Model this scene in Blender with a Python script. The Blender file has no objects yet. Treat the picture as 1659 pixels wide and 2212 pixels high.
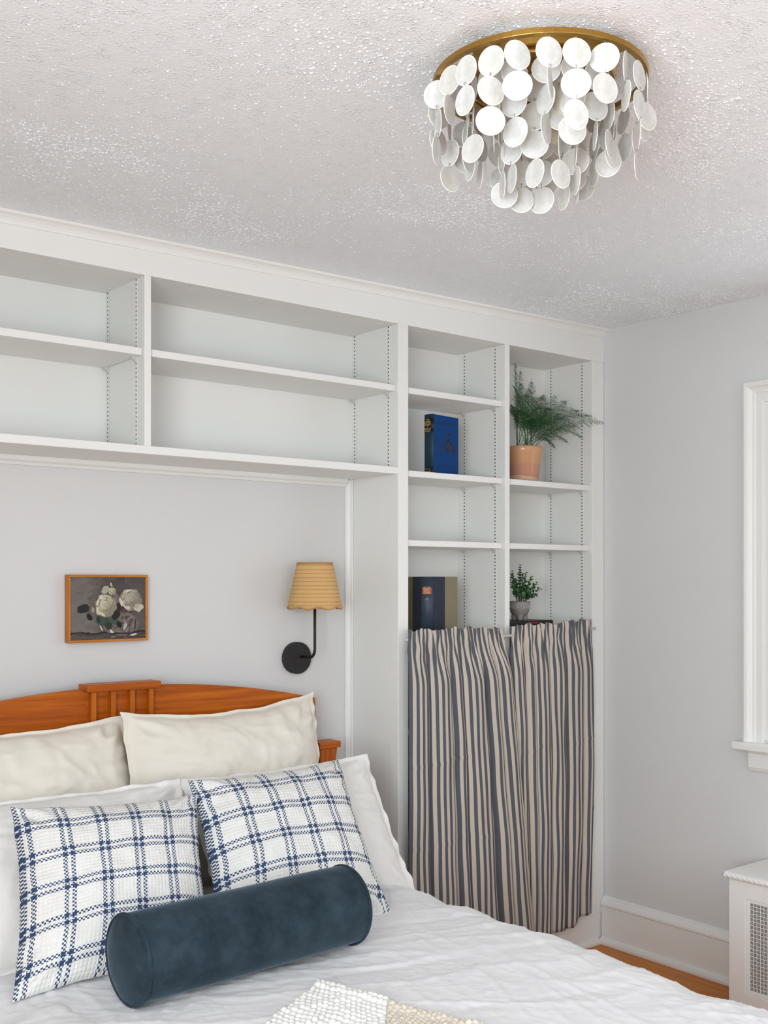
import bpy, bmesh, math, random
from math import sin, cos, pi, radians, sqrt, exp
from mathutils import Vector, Matrix, noise

random.seed(7)
SC = bpy.context.scene
COL = SC.collection

# ------------------------------------------------------------------ camera
# room axes: X runs along the bookcase wall, Y towards it, Z up; metres
FPX, HORIZON, EYE = 2364.0, 1256.0, 1.436
cam = bpy.data.cameras.new('camera')
cam.sensor_fit = 'HORIZONTAL'
cam.sensor_width = 36.0
cam.lens = FPX / 1659 * 36.0
cam.shift_y = (HORIZON - 1106.0) / 2212 * (2212 / 1659)
cam.clip_start = 0.02
camo = bpy.data.objects.new('camera', cam)
camo.location = (0, 0, EYE)
camo.rotation_euler = (radians(90), 0, radians(-38.845))
COL.objects.link(camo)
SC.camera = camo

# ------------------------------------------------------------------ world, light, exposure
world = bpy.data.worlds.new('world')
SC.world = world
world.use_nodes = True
wn = world.node_tree.nodes
wn['Background'].inputs[0].default_value = (0.80, 0.90, 1.0, 1)
wn['Background'].inputs[1].default_value = 1.0


def window_light(name, loc, rot, sx, sy, power, col):
    l = bpy.data.lights.new(name, 'AREA')
    l.shape = 'RECTANGLE'
    l.size, l.size_y = sx, sy
    l.energy = power
    l.color = col
    o = bpy.data.objects.new(name, l)
    o.location = loc
    o.rotation_euler = rot
    COL.objects.link(o)
    return o


# daylight entering through the three window openings of the room
window_light('daylight_left_window', (-0.72, 0.10, 1.48), (0, radians(-90), 0), 1.26, 1.50, 84, (0.88, 0.96, 1.0))
window_light('daylight_rear_window', (1.10, -1.46, 1.45), (radians(90), 0, 0), 2.00, 1.20, 14, (0.88, 0.96, 1.0))
window_light('daylight_right_window', (3.56, 1.55, 1.50), (0, radians(90), 0), 1.14, 0.98, 6, (0.88, 0.96, 1.0))

vs = SC.view_settings
vs.view_transform = 'Standard'
vs.look = 'None'
vs.exposure = 0.03
vs.gamma = 1.0
vs.use_curve_mapping = False


# ------------------------------------------------------------------ material helpers
def lin(r, g, b):
    f = lambda c: (c / 255) / 12.92 if c / 255 <= 0.04045 else (((c / 255) + 0.055) / 1.055) ** 2.4
    return (f(r), f(g), f(b), 1.0)


class NT:
    def __init__(self, name):
        self.m = bpy.data.materials.new(name)
        self.m.use_nodes = True
        self.t = self.m.node_tree
        self.b = self.t.nodes['Principled BSDF']
        self.out = self.t.nodes['Material Output']

    def n(self, typ, **kw):
        nd = self.t.nodes.new(typ)
        for k, v in kw.items():
            if k.startswith('_'):
                setattr(nd, k[1:], v)
            else:
                nd.inputs[k].default_value = v
        return nd

    def link(self, a, b):
        self.t.links.new(a, b)

    def put(self, inp, v):
        if hasattr(v, 'is_linked') or hasattr(v, 'links'):
            self.link(v, inp)
        else:
            inp.default_value = v

    def math(self, op, a, b=None, c=None):
        nd = self.t.nodes.new('ShaderNodeMath')
        nd.operation = op
        for i, v in enumerate((a, b, c)):
            if v is not None:
                self.put(nd.inputs[i], v)
        return nd.outputs[0]

    def mix(self, fac, a, b):
        nd = self.t.nodes.new('ShaderNodeMix')
        nd.data_type = 'RGBA'
        self.put(nd.inputs[0], fac)
        self.put(nd.inputs[6], a)
        self.put(nd.inputs[7], b)
        return nd.outputs[2]

    def coord(self, which='Object', scale=(1, 1, 1), rot=(0, 0, 0)):
        tc = self.t.nodes.new('ShaderNodeTexCoord')
        mp = self.t.nodes.new('ShaderNodeMapping')
        mp.inputs['Scale'].default_value = scale
        mp.inputs['Rotation'].default_value = rot
        self.link(tc.outputs[which], mp.inputs[0])
        return mp.outputs[0]

    def uv(self):
        tc = self.t.nodes.new('ShaderNodeTexCoord')
        s = self.t.nodes.new('ShaderNodeSeparateXYZ')
        self.link(tc.outputs['UV'], s.inputs[0])
        return s.outputs[0], s.outputs[1]

    def noise(self, vec, scale, detail=3, rough=0.5):
        nd = self.n('ShaderNodeTexNoise', Scale=scale, Detail=detail, Roughness=rough)
        self.link(vec, nd.inputs['Vector'])
        return nd.outputs[0]

    def ramp(self, v, stops):
        nd = self.t.nodes.new('ShaderNodeValToRGB')
        cr = nd.color_ramp
        while len(cr.elements) < len(stops):
            cr.elements.new(0.5)
        for e, (p, c) in zip(cr.elements, stops):
            e.position = p
            e.color = c
        self.link(v, nd.inputs[0])
        return nd.outputs[0]

    def bump(self, h, strength=0.5, dist=0.002, prev=None):
        nd = self.n('ShaderNodeBump', Strength=strength, Distance=dist)
        self.link(h, nd.inputs['Height'])
        if prev is not None:
            self.link(prev, nd.inputs['Normal'])
        return nd.outputs[0]

    def base(self, c, rough=0.5, metal=0.0, spec=0.5):
        self.put(self.b.inputs['Base Color'], c)
        self.put(self.b.inputs['Roughness'], rough)
        self.b.inputs['Metallic'].default_value = metal
        self.b.inputs['Specular IOR Level'].default_value = spec
        return self

    def normal(self, n):
        self.link(n, self.b.inputs['Normal'])
        return self


def plain(name, rgb, rough=0.5, metal=0.0, spec=0.5, var=0.06, vscale=8, bump=None):
    t = NT(name)
    vec = t.coord()
    c = lin(*rgb)
    d = tuple(x * (1 - var) for x in c[:3]) + (1,)
    t.base(t.mix(t.noise(vec, vscale), d, c), rough, metal, spec)
    if bump:
        t.normal(t.bump(t.noise(vec, bump[0], 2), bump[1], bump[2]))
    return t.m


MAT = {}
MAT['paint'] = plain('white_satin_paint', (236, 235, 231), 0.42, var=0.02, bump=(220, 0.12, 0.0006))
MAT['wall'] = plain('white_wall_paint', (218, 217, 216), 0.62, var=0.02, bump=(140, 0.15, 0.0008))
MAT['black'] = plain('matte_black_metal', (24, 24, 24), 0.55, var=0.2, vscale=300, bump=(600, 0.2, 0.0004))
MAT['steel'] = plain('thin_steel_wire', (150, 148, 142), 0.35, 1.0)
MAT['clip'] = plain('painted_metal_clip', (205, 203, 198), 0.4)
MAT['dark'] = plain('dark_hollow', (20, 19, 18), 0.8)  # near-black: painted shade in slots and behind grille, own colour on pages, board
MAT['soil'] = plain('dark_potting_soil', (40, 30, 22), 0.95, var=0.5, vscale=90)
MAT['paper'] = plain('aged_page_paper', (214, 200, 168), 0.8)
MAT['concrete'] = plain('grey_cast_pot', (138, 132, 126), 0.8, var=0.12, vscale=60, bump=(180, 0.3, 0.0006))
MAT['potline'] = plain('pale_carved_line', (186, 181, 174), 0.85)
MAT['throwpaper'] = plain('paper', (220, 215, 205), 0.8)


def ceiling_mat():
    t = NT('stippled_ceiling_paint')
    vec = t.coord('Object')
    warp = t.n('ShaderNodeTexNoise', Scale=40.0, Detail=2.0)
    t.link(vec, warp.inputs['Vector'])
    add = t.n('ShaderNodeVectorMath', _operation='MULTIPLY_ADD')
    t.link(warp.outputs['Color'], add.inputs[0])
    add.inputs[1].default_value = (0.012, 0.012, 0.012)
    t.link(vec, add.inputs[2])
    v2 = t.n('ShaderNodeTexVoronoi', Scale=210.0)
    t.link(add.outputs[0], v2.inputs['Vector'])
    fine = t.ramp(v2.outputs['Distance'], [(0.0, (1, 1, 1, 1)), (0.5, (0, 0, 0, 1))])
    pf = t.ramp(t.noise(vec, 34, 2), [(0.45, (0, 0, 0, 1)), (0.62, (1, 1, 1, 1))])
    t.base(lin(241, 244, 248), 0.40, 0, 0.6)
    t.normal(t.bump(t.math('ADD', t.math('MULTIPLY', t.math('MULTIPLY', fine, pf), 0.6), t.math('MULTIPLY', t.noise(vec, 160, 3), 0.5)), 0.9, 0.0034))
    return t.m


MAT['ceiling'] = ceiling_mat()


def wood(name, axis, c1, c2, c3, rough=0.38, scale=1.0):
    t = NT(name)
    s = [26 * scale] * 3
    s[axis] = 1.6 * scale
    vec = t.coord('Object', tuple(s))
    n1 = t.noise(vec, 1.0, 4, 0.6)
    s2 = [140 * scale] * 3
    s2[axis] = 5 * scale
    vec2 = t.coord('Object', tuple(s2))
    n2 = t.noise(vec2, 1.0, 3, 0.6)
    wv = t.n('ShaderNodeTexWave', Scale=0.55, Distortion=5.0, Detail=2.0)
    wv.bands_direction = 'Z' if axis != 2 else 'X'
    t.link(vec, wv.inputs['Vector'])
    f = t.math('ADD', t.math('MULTIPLY', n1, 0.50), t.math('ADD', t.math('MULTIPLY', n2, 0.42), t.math('MULTIPLY', wv.outputs[1], 0.07)))
    col = t.ramp(f, [(0.30, c3), (0.50, c2), (0.72, c1)])
    t.base(col, rough, 0, 0.3)
    t.normal(t.bump(n2, 0.15, 0.0006))
    return t.m


MAT['oakx'] = wood('honey_oak_lengthwise', 0, lin(200, 112, 14), lin(174, 84, 4), lin(130, 56, 2))
MAT['oakz'] = wood('honey_oak_upright', 2, lin(202, 116, 18), lin(178, 90, 6), lin(134, 60, 3))
MAT['framewood'] = wood('picture_frame_wood', 0, lin(206, 136, 58), lin(184, 112, 38), lin(140, 80, 24))
MAT['framewoodz'] = wood('picture_frame_wood_upright', 2, lin(206, 136, 58), lin(184, 112, 38), lin(140, 80, 24))
MAT['floor'] = wood('brown_oak_floor', 1, lin(226, 146, 54), lin(204, 124, 38), lin(168, 96, 24), 0.4)


def fabric(name, rgb, weave=900, strength=0.25, rough=0.9, var=0.04, sheen=0.15):
    t = NT(name)
    vec = t.coord('Object')
    c = lin(*rgb)
    d = tuple(x * (1 - var) for x in c[:3]) + (1,)
    t.base(t.mix(t.noise(vec, 14, 4), d, c), rough, 0, 0.25)
    t.b.inputs['Sheen Weight'].default_value = sheen
    nrm = t.bump(t.noise(vec, 90, 4, 0.65), 0.22, 0.0025)
    t.normal(t.bump(t.noise(vec, weave, 2), strength, 0.0008, nrm))
    return t.m


MAT['cream'] = fabric('cream_linen', (236, 228, 215))
MAT['white'] = fabric('white_cotton', (234, 231, 227))
MAT['duvet'] = fabric('white_washed_cotton', (231, 229, 229))
MAT['mattress'] = fabric('mattress_ticking', (220, 216, 208))


def velvet():
    t = NT('slate_blue_velvet')
    vec = t.coord('Object')
    f = t.ramp(t.noise(vec, 9, 5, 0.65), [(0.35, (0, 0, 0, 1)), (0.7, (1, 1, 1, 1))])
    t.base(t.mix(f, lin(30, 41, 50), lin(56, 70, 80)), 0.85, 0, 0.15)
    t.b.inputs['Sheen Weight'].default_value = 0.6
    t.b.inputs['Sheen Roughness'].default_value = 0.35
    t.b.inputs['Sheen Tint'].default_value = lin(140, 158, 172)
    t.normal(t.bump(t.noise(vec, 60, 4), 0.15, 0.002))
    return t.m


MAT['velvet'] = velvet()


def plaid():
    # off-white basket weave with paired blue yarn lines; UV is in metres
    t = NT('plaid_basket_weave')
    u, v = t.uv()
    per = 0.088
    K = 210.0

    def lines(w, off):
        f = t.math('FRACT', t.math('DIVIDE', t.math('ADD', w, off), per))
        a = t.math('LESS_THAN', t.math('ABSOLUTE', t.math('SUBTRACT', f, 0.40)), 0.060)
        b = t.math('LESS_THAN', t.math('ABSOLUTE', t.math('SUBTRACT', f, 0.60)), 0.060)
        return t.math('ADD', a, b)
    su, sv = lines(u, 11 * per), lines(v, 11 * per)
    cu = t.math('FRACT', t.math('MULTIPLY', u, K / 2))
    cv = t.math('FRACT', t.math('MULTIPLY', v, K / 2))
    a = t.math('GREATER_THAN', cu, 0.5)
    b = t.math('GREATER_THAN', cv, 0.5)
    chk = t.math('ABSOLUTE', t.math('SUBTRACT', a, b))
    both = t.math('MULTIPLY', su, sv)
    either = t.math('MULTIPLY', t.math('MAXIMUM', su, sv), chk)
    blue = t.math('MAXIMUM', both, either)
    vec = t.coord('Object')
    base = t.mix(t.noise(vec, 30, 3), lin(224, 221, 216), lin(238, 236, 232))
    t.base(t.mix(blue, base, lin(56, 76, 110)), 0.92, 0, 0.2)
    hu = t.math('ABSOLUTE', t.math('SINE', t.math('MULTIPLY', u, K * pi / 2)))
    hv = t.math('ABSOLUTE', t.math('SINE', t.math('MULTIPLY', v, K * pi / 2)))
    h = t.math('MULTIPLY', hu, hv)
    t.normal(t.bump(h, 0.7, 0.002))
    return t.m


MAT['plaid'] = plaid()


def stripes():
    t = NT('blue_and_flax_ticking')
    u, v = t.uv()
    f = t.math('FRACT', t.math('DIVIDE', u, 0.0292))
    m = t.ramp(f, [(0.0, (1, 1, 1, 1)), (0.47, (1, 1, 1, 1)), (0.50, (0, 0, 0, 1)), (0.97, (0, 0, 0, 1)), (1.0, (1, 1, 1, 1))])
    vec = t.coord('UV', (900, 900, 1))
    nz = t.noise(vec, 1.0, 2)
    blue = t.mix(nz, lin(84, 88, 96), lin(106, 109, 115))
    flax = t.mix(nz, lin(196, 182, 168), lin(222, 210, 197))
    t.base(t.mix(m, flax, blue), 0.92, 0, 0.15)
    t.normal(t.bump(nz, 0.25, 0.0006))
    tl = t.n('ShaderNodeBsdfTranslucent')
    t.link(t.mix(m, flax, blue), tl.inputs[0])
    ms = t.n('ShaderNodeMixShader')
    ms.inputs[0].default_value = 0.12
    t.link(t.b.outputs[0], ms.inputs[1])
    t.link(tl.outputs[0], ms.inputs[2])
    t.link(ms.outputs[0], t.out.inputs[0])
    return t.m


MAT['ticking'] = stripes()


def capiz():
    t = NT('capiz_shell')
    vec = t.coord('Object')
    oi = t.n('ShaderNodeObjectInfo')
    f = t.ramp(t.noise(vec, 38, 4, 0.6), [(0.35, (0, 0, 0, 1)), (0.65, (1, 1, 1, 1))])
    c = t.mix(f, lin(222, 221, 216), lin(246, 246, 245))
    c = t.mix(t.math('MULTIPLY', oi.outputs['Random'], 0.30), c, lin(228, 220, 204))
    t.base(c, 0.34, 0, 0.45)
    tl = t.n('ShaderNodeBsdfTranslucent')
    t.link(c, tl.inputs[0])
    ms = t.n('ShaderNodeMixShader')
    ms.inputs[0].default_value = 0.30
    t.link(t.b.outputs[0], ms.inputs[1])
    t.link(tl.outputs[0], ms.inputs[2])
    t.link(ms.outputs[0], t.out.inputs[0])
    return t.m


MAT['capiz'] = capiz()
MAT['capizrim'] = plain('capiz_shell_rim', (246, 245, 240), 0.3)
MAT['brass'] = plain('brushed_brass', (176, 136, 66), 0.34, 1.0, var=0.1, vscale=30)
MAT['bulb'] = plain('frosted_bulb_glass', (236, 230, 214), 0.3)
MAT['porcelain'] = plain('white_porcelain', (228, 226, 220), 0.3)
MAT['print'] = plain('dark_print', (40, 40, 44), 0.6)


def shade_mat():
    t = NT('woven_straw_shade')
    u, v = t.uv()            # u: turns, v: height 0..1
    N = 74.0
    rows = t.math('MULTIPLY', v, 5.6)
    f = t.math('FRACT', rows)
    ph = t.math('FRACT', t.math('MULTIPLY', u, N))
    tri = t.math('ABSOLUTE', t.math('SUBTRACT', t.math('MULTIPLY', ph, 2.0), 1.0))
    zig = t.math('LESS_THAN', t.math('ABSOLUTE', t.math('SUBTRACT', f, t.math('ADD', 0.60, t.math('MULTIPLY', tri, 0.16)))), 0.050)
    gate = t.math('GREATER_THAN', t.math('FRACT', t.math('MULTIPLY', u, N * 2)), 0.25)
    dash = t.math('MULTIPLY', t.math('LESS_THAN', t.math('ABSOLUTE', t.math('SUBTRACT', f, 0.22)), 0.055),
                  t.math('GREATER_THAN', t.math('FRACT', t.math('MULTIPLY', u, N)), 0.45))
    m = t.math('MAXIMUM', t.math('MULTIPLY', zig, gate), dash)
    vec = t.coord('UV', (260, 60, 1))
    chk = t.n('ShaderNodeTexChecker', Scale=1.0)
    t.link(vec, chk.inputs[0])
    straw = t.mix(t.math('MULTIPLY', chk.outputs[1], 0.5), lin(236, 194, 132), lin(218, 174, 112))
    col = t.mix(t.math('MULTIPLY', m, 0.60), straw, lin(122, 88, 48))
    t.base(col, 0.8, 0, 0.3)
    t.normal(t.bump(chk.outputs[1], 0.3, 0.0006))
    tl = t.n('ShaderNodeBsdfTranslucent')
    t.link(col, tl.inputs[0])
    ms = t.n('ShaderNodeMixShader')
    ms.inputs[0].default_value = 0.22
    t.link(t.b.outputs[0], ms.inputs[1])
    t.link(tl.outputs[0], ms.inputs[2])
    t.link(ms.outputs[0], t.out.inputs[0])
    return t.m


MAT['shade'] = shade_mat()
MAT['shadetrim'] = plain('tan_shade_binding', (184, 138, 84), 0.8)
MAT['blueboard'] = plain('royal_blue_book_cloth', (6, 64, 126), 0.7, spec=0.2, var=0.25, vscale=60, bump=(900, 0.3, 0.0004))
MAT['bluedark'] = plain('dark_ink_on_blue', (12, 36, 76), 0.6)
MAT['spineblue'] = plain('faded_teal_spine', (24, 58, 74), 0.55, var=0.4, vscale=50)
MAT['inkblack'] = plain('black_spine_block', (14, 12, 14), 0.5)
MAT['gilt'] = plain('gilt_lettering', (206, 172, 108), 0.45, 0.2)
MAT['navy'] = plain('navy_book_cloth', (26, 34, 52), 0.6, var=0.25, vscale=60, bump=(900, 0.3, 0.0004))
MAT['navyspine'] = plain('worn_navy_spine', (52, 64, 80), 0.5, var=0.25, vscale=50)
MAT['tanboard'] = plain('olive_tan_book_board', (136, 124, 98), 0.75, var=0.12, vscale=90)
MAT['redlabel'] = plain('red_spine_label', (176, 74, 50), 0.55)
MAT['blackcover'] = plain('black_book_cover', (30, 27, 28), 0.45)
MAT['redprint'] = plain('red_print', (150, 40, 34), 0.5)
MAT['browncover'] = plain('brown_book_cover', (128, 82, 52), 0.6)
MAT['fern'] = plain('asparagus_fern_green', (50, 102, 54), 0.6, var=0.5, vscale=30)
MAT['fernstem'] = plain('fern_stem_green', (62, 84, 48), 0.6)
MAT['leaf'] = plain('boxwood_leaf_green', (70, 116, 68), 0.5, var=0.5, vscale=60)
MAT['sprigstem'] = plain('sprig_stem_green', (54, 82, 44), 0.6)


def pot_mat():
    t = NT('dipped_terracotta_glaze')
    tc = t.n('ShaderNodeTexCoord')
    s = t.n('ShaderNodeSeparateXYZ')
    t.link(tc.outputs['Object'], s.inputs[0])
    vec = t.coord('Object')
    wob = t.math('MULTIPLY', t.math('SUBTRACT', t.noise(vec, 9, 1), 0.5), 0.030)
    z = t.math('ADD', s.outputs[2], wob)
    top = t.math('GREATER_THAN', z, 0.070)
    low = t.math('LESS_THAN', z, 0.024)
    c = t.mix(top, lin(196, 142, 116), lin(204, 152, 112))
    c = t.mix(low, c, lin(218, 178, 146))
    t.base(c, 0.22, 0, 0.55)
    return t.m


MAT['pot'] = pot_mat()


def knit(name, c1, c2):
    t = NT(name)
    vec = t.coord('Object')
    t.base(t.mix(t.noise(vec, 120, 2), lin(*c1), lin(*c2)), 0.95, 0, 0.15)
    t.normal(t.bump(t.noise(vec, 500, 2), 0.4, 0.001))
    return t.m


MAT['knitwhite'] = knit('white_chunky_knit', (226, 224, 218), (240, 238, 234))
MAT['knitbeige'] = knit('oatmeal_chunky_knit', (206, 190, 168), (232, 226, 214))


def glass_mat():
    t = NT('window_glass')
    tr = t.n('ShaderNodeBsdfTransparent')
    gl = t.n('ShaderNodeBsdfGlossy', Roughness=0.02)
    ms = t.n('ShaderNodeMixShader')
    ms.inputs[0].default_value = 0.06
    t.link(tr.outputs[0], ms.inputs[1])
    t.link(gl.outputs[0], ms.inputs[2])
    t.link(ms.outputs[0], t.out.inputs[0])
    return t.m


MAT['glass'] = glass_mat()


def canvas_mat():
    t = NT('painted_print')
    a = t.n('ShaderNodeAttribute', _attribute_name='Col')
    vec = t.coord('Object')
    c = t.mix(t.math('MULTIPLY', t.noise(vec, 160, 3), 0.16), a.outputs[0], lin(60, 52, 48))
    t.base(c, 0.6, 0, 0.3)
    return t.m


MAT['canvas'] = canvas_mat()


# ------------------------------------------------------------------ geometry helpers
class MB:
    def __init__(self):
        self.v, self.f, self.uv = [], [], None

    def add(self, vs, fs):
        k = len(self.v)
        self.v += [tuple(p) for p in vs]
        self.f += [tuple(i + k for i in f) for f in fs]
        return self

    def box(self, x0, x1, y0, y1, z0, z1):
        return self.add([(x0, y0, z0), (x1, y0, z0), (x1, y1, z0), (x0, y1, z0), (x0, y0, z1), (x1, y0, z1), (x1, y1, z1), (x0, y1, z1)],
                        [(0, 3, 2, 1), (4, 5, 6, 7), (0, 1, 5, 4), (1, 2, 6, 5), (2, 3, 7, 6), (3, 0, 4, 7)])

    def prism(self, poly, axis, a, b, da=None, db=None):
        """poly in the two other axes (cyclic order), extruded along axis; da/db shift the last coordinate at each end"""
        n = len(poly)
        vs = []
        for t, dz in ((a, da or 0), (b, db or 0)):
            for p, q in poly:
                c = [p, q + dz]
                c.insert(axis, t)
                vs.append(c)
        fs = [tuple(range(n - 1, -1, -1)), tuple(range(n, 2 * n))]
        fs += [(i, (i + 1) % n, n + (i + 1) % n, n + i) for i in range(n)]
        return self.add(vs, fs)

    def lathe(self, prof, n=32, c=(0, 0, 0), cap=True):
        vs, fs = [], []
        m = len(prof)
        for i in range(n):
            a = 2 * pi * i / n
            for r, z in prof:
                vs.append((c[0] + r * cos(a), c[1] + r * sin(a), c[2] + z))
        for i in range(n):
            j = (i + 1) % n
            for k in range(m - 1):
                fs.append((i * m + k, j * m + k, j * m + k + 1, i * m + k + 1))
        if cap:
            fs.append(tuple(i * m for i in range(n)))
            fs.append(tuple(i * m + m - 1 for i in range(n - 1, -1, -1)))
        return self.add(vs, fs)

    def tube(self, path, r, n=8, cap=True):
        P = [Vector(p) for p in path]
        rs = r if isinstance(r, (list, tuple)) else [r] * len(P)
        vs, fs = [], []
        ref = Vector((0.123, 0.31, 0.94))
        for i, p in enumerate(P):
            d = (P[min(i + 1, len(P) - 1)] - P[max(i - 1, 0)]).normalized()
            a = d.cross(ref)
            if a.length < 1e-4:
                a = d.cross(Vector((1, 0, 0)))
            a.normalize()
            b = d.cross(a).normalized()
            for k in range(n):
                t = 2 * pi * k / n
                vs.append(p + rs[i] * (a * cos(t) + b * sin(t)))
        for i in range(len(P) - 1):
            for k in range(n):
                fs.append((i * n + k, i * n + (k + 1) % n, (i + 1) * n + (k + 1) % n, (i + 1) * n + k))
        if cap:
            fs.append(tuple(range(n - 1, -1, -1)))
            fs.append(tuple(range((len(P) - 1) * n, len(P) * n)))
        return self.add(vs, fs)

    def grid(self, nu, nv, fn, closed_u=False):
        k = len(self.v)
        for j in range(nv):
            for i in range(nu):
                self.v.append(tuple(fn(i, j)))
        for j in range(nv - 1):
            for i in range(nu if closed_u else nu - 1):
                i2 = (i + 1) % nu
                self.f.append((k + j * nu + i, k + j * nu + i2, k + (j + 1) * nu + i2, k + (j + 1) * nu + i))
        return self

    def mesh(self, name, inv=None, recalc=True, uv=None, smooth=False):
        me = bpy.data.meshes.new(name)
        vs = [inv @ Vector(p) for p in self.v] if inv is not None else self.v
        me.from_pydata(vs, [], self.f)
        if uv is not None:
            l = me.uv_layers.new(name='UVMap')
            vi = [0] * len(me.loops)
            me.loops.foreach_get('vertex_index', vi)
            flat = []
            for i in vi:
                flat += uv[i]
            l.data.foreach_set('uv', flat)
        if recalc:
            bm = bmesh.new()
            bm.from_mesh(me)
            bmesh.ops.recalc_face_normals(bm, faces=bm.faces)
            bm.to_mesh(me)
            bm.free()
        if smooth:
            me.polygons.foreach_set('use_smooth', [True] * len(me.polygons))
        me.update()
        return me

    def build(self, name, mat, parent=None, smooth=False, bevel=0.0, seg=2, world=True, uv=None, recalc=True, solid=0.0, subsurf=0, auto=False):
        inv = None
        if parent is not None and world:
            inv = frame(parent).inverted()
        me = self.mesh(name, inv, recalc, uv, smooth)
        o = bpy.data.objects.new(name, me)
        COL.objects.link(o)
        me.materials.append(MAT[mat] if isinstance(mat, str) else mat)
        if parent is not None:
            o.parent = parent
        if solid:
            md = o.modifiers.new('solid', 'SOLIDIFY')
            md.thickness = solid
            md.offset = 0
        if bevel:
            md = o.modifiers.new('bevel', 'BEVEL')
            md.width = bevel
            md.segments = seg
            md.limit_method = 'ANGLE'
        if subsurf:
            md = o.modifiers.new('sub', 'SUBSURF')
            md.levels = md.render_levels = subsurf
        return o


def frame(o):
    M = Matrix.LocRotScale(o.location, o.rotation_euler, None)
    p = o.parent
    while p is not None:
        M = Matrix.LocRotScale(p.location, p.rotation_euler, None) @ M
        p = p.parent
    return M


def thing(name, label, cat, loc=(0, 0, 0), rotz=0.0, group=None):
    o = bpy.data.objects.new(name, None)
    o.empty_display_size = 0.05
    COL.objects.link(o)
    o.location = loc
    o.rotation_euler = (0, 0, rotz)
    return tag(o, label, cat, group)


def tag(o, label, cat, group=None):
    o['label'] = label
    o['category'] = cat
    if group:
        o['group'] = group
    return o


def struct(o, label=None, cat=None):
    o['kind'] = 'structure'
    if label:
        o['label'] = label
    if cat:
        o['category'] = cat
    return o


def box(name, mat, parent, x0, x1, y0, y1, z0, z1, bevel=0.0015):
    return MB().box(x0, x1, y0, y1, z0, z1).build(name, mat, parent, bevel=bevel)


def text(s, size, mat, parent, loc, rot, extrude=0.00015, name='lettering', sx=1.0, spacing=1.0):
    cu = bpy.data.curves.new('t', 'FONT')
    cu.body = s
    cu.size = size
    cu.align_x = 'CENTER'
    cu.align_y = 'CENTER'
    cu.extrude = extrude
    cu.resolution_u = 3
    cu.space_character = spacing
    o = bpy.data.objects.new('t', cu)
    COL.objects.link(o)
    dg = bpy.context.evaluated_depsgraph_get()
    me = bpy.data.meshes.new_from_object(o.evaluated_get(dg))
    bpy.data.objects.remove(o)
    bpy.data.curves.remove(cu)
    me.name = name
    for v in me.vertices:
        v.co.x *= sx
    me.materials.clear()
    me.materials.append(MAT[mat])
    t = bpy.data.objects.new(name, me)
    COL.objects.link(t)
    t.parent = parent
    t.location = loc
    t.rotation_euler = rot
    return t


def nz(x, y=0.0, z=0.0):
    return noise.noise(Vector((x, y, z)))


def sm(a, b, x):
    t = max(0.0, min(1.0, (x - a) / (b - a)))
    return t * t * (3 - 2 * t)


# ------------------------------------------------------------------ the room
XR, XL, YW, YN = 3.42, -0.60, 3.12, -1.40


def ceil_z(x, y):
    return 2.437 + 0.015 * (x - XR) + 0.008 * (y - 2.82)


fl = MB().box(XL - .1, XR + .1, YN - .1, YW + .1, -0.05, 0.0).build('floor', 'floor')
struct(fl, 'brown oak floor boards beside the bed', 'floor')
cm = MB()
cs = [(XL - .1, YN - .1), (XR + .1, YN - .1), (XR + .1, YW + .1), (XL - .1, YW + .1)]
cm.add([(x, y, ceil_z(x, y)) for x, y in cs] + [(x, y, 2.58) for x, y in cs], [(0, 1, 2, 3), (7, 6, 5, 4), (0, 4, 5, 1), (1, 5, 6, 2), (2, 6, 7, 3), (3, 7, 4, 0)])
cl = struct(cm.build('ceiling', 'ceiling'), 'white stippled plaster ceiling', 'ceiling')
# the stipple: drops of plaster, denser in drifts
rg = random.Random(77)
m = MB()
tries = 0
while len(m.f) < 60000 * 12 and tries < 230000:
    tries += 1
    x, y = rg.uniform(-.25, XR - .01), rg.uniform(.75, 2.82)
    dn = noise.noise(Vector((x * 1.5 + 4, y * 2.6, .3))) + .6 * noise.noise(Vector((x * 5, y * 8, 2.3)))
    dens = .16 + .84 * max(0.0, min(1.0, dn * 1.15 + .34)) ** 1.8
    if rg.random() > dens:
        continue
    big = rg.random() ** 3.0
    r = (.0016 + .0034 * big) * (.60 + .55 * dens)
    h = r * rg.uniform(.30, .6)
    rot, el = rg.uniform(0, 3.14), rg.uniform(.6, 1.0)
    cz_ = ceil_z(x, y) + .0002
    k = len(m.v)
    ca_, sa_ = cos(rot), sin(rot)
    for rr, hh in ((1.0, 0.0), (.62, .8)):
        for q in range(6):
            t_ = q * pi / 3
            px_, py_ = r * rr * cos(t_), r * rr * el * sin(t_)
            m.v.append((x + px_ * ca_ - py_ * sa_, y + px_ * sa_ + py_ * ca_, cz_ - h * hh))
    m.v.append((x, y, cz_ - h))
    for q in range(6):
        q2 = (q + 1) % 6
        m.f.append((k + q, k + 6 + q, k + 6 + q2, k + q2))
        m.f.append((k + 6 + q, k + 12, k + 6 + q2))
st = m.build('plaster_stipple', 'ceiling', cl, smooth=True, recalc=False)
st['kind'] = 'stuff'
struct(MB().box(XL - .1, XR + .1, YW, YW + .1, 0, 2.55).build('wall_back', 'wall'), 'white painted wall behind the bed', 'wall')
# right wall with its window opening
WY0, WY1, WZ0, WZ1 = 1.00, 2.10, 0.885, 2.03
w = MB().box(XR, XR + .12, YN - .1, WY0, 0, 2.55).box(XR, XR + .12, WY1, YW, 0, 2.55).box(XR, XR + .12, WY0, WY1, 0, WZ0).box(XR, XR + .12, WY0, WY1, WZ1, 2.55)
struct(w.build('wall_right', 'wall'), 'white painted wall with the window above the radiator cover', 'wall')
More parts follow.
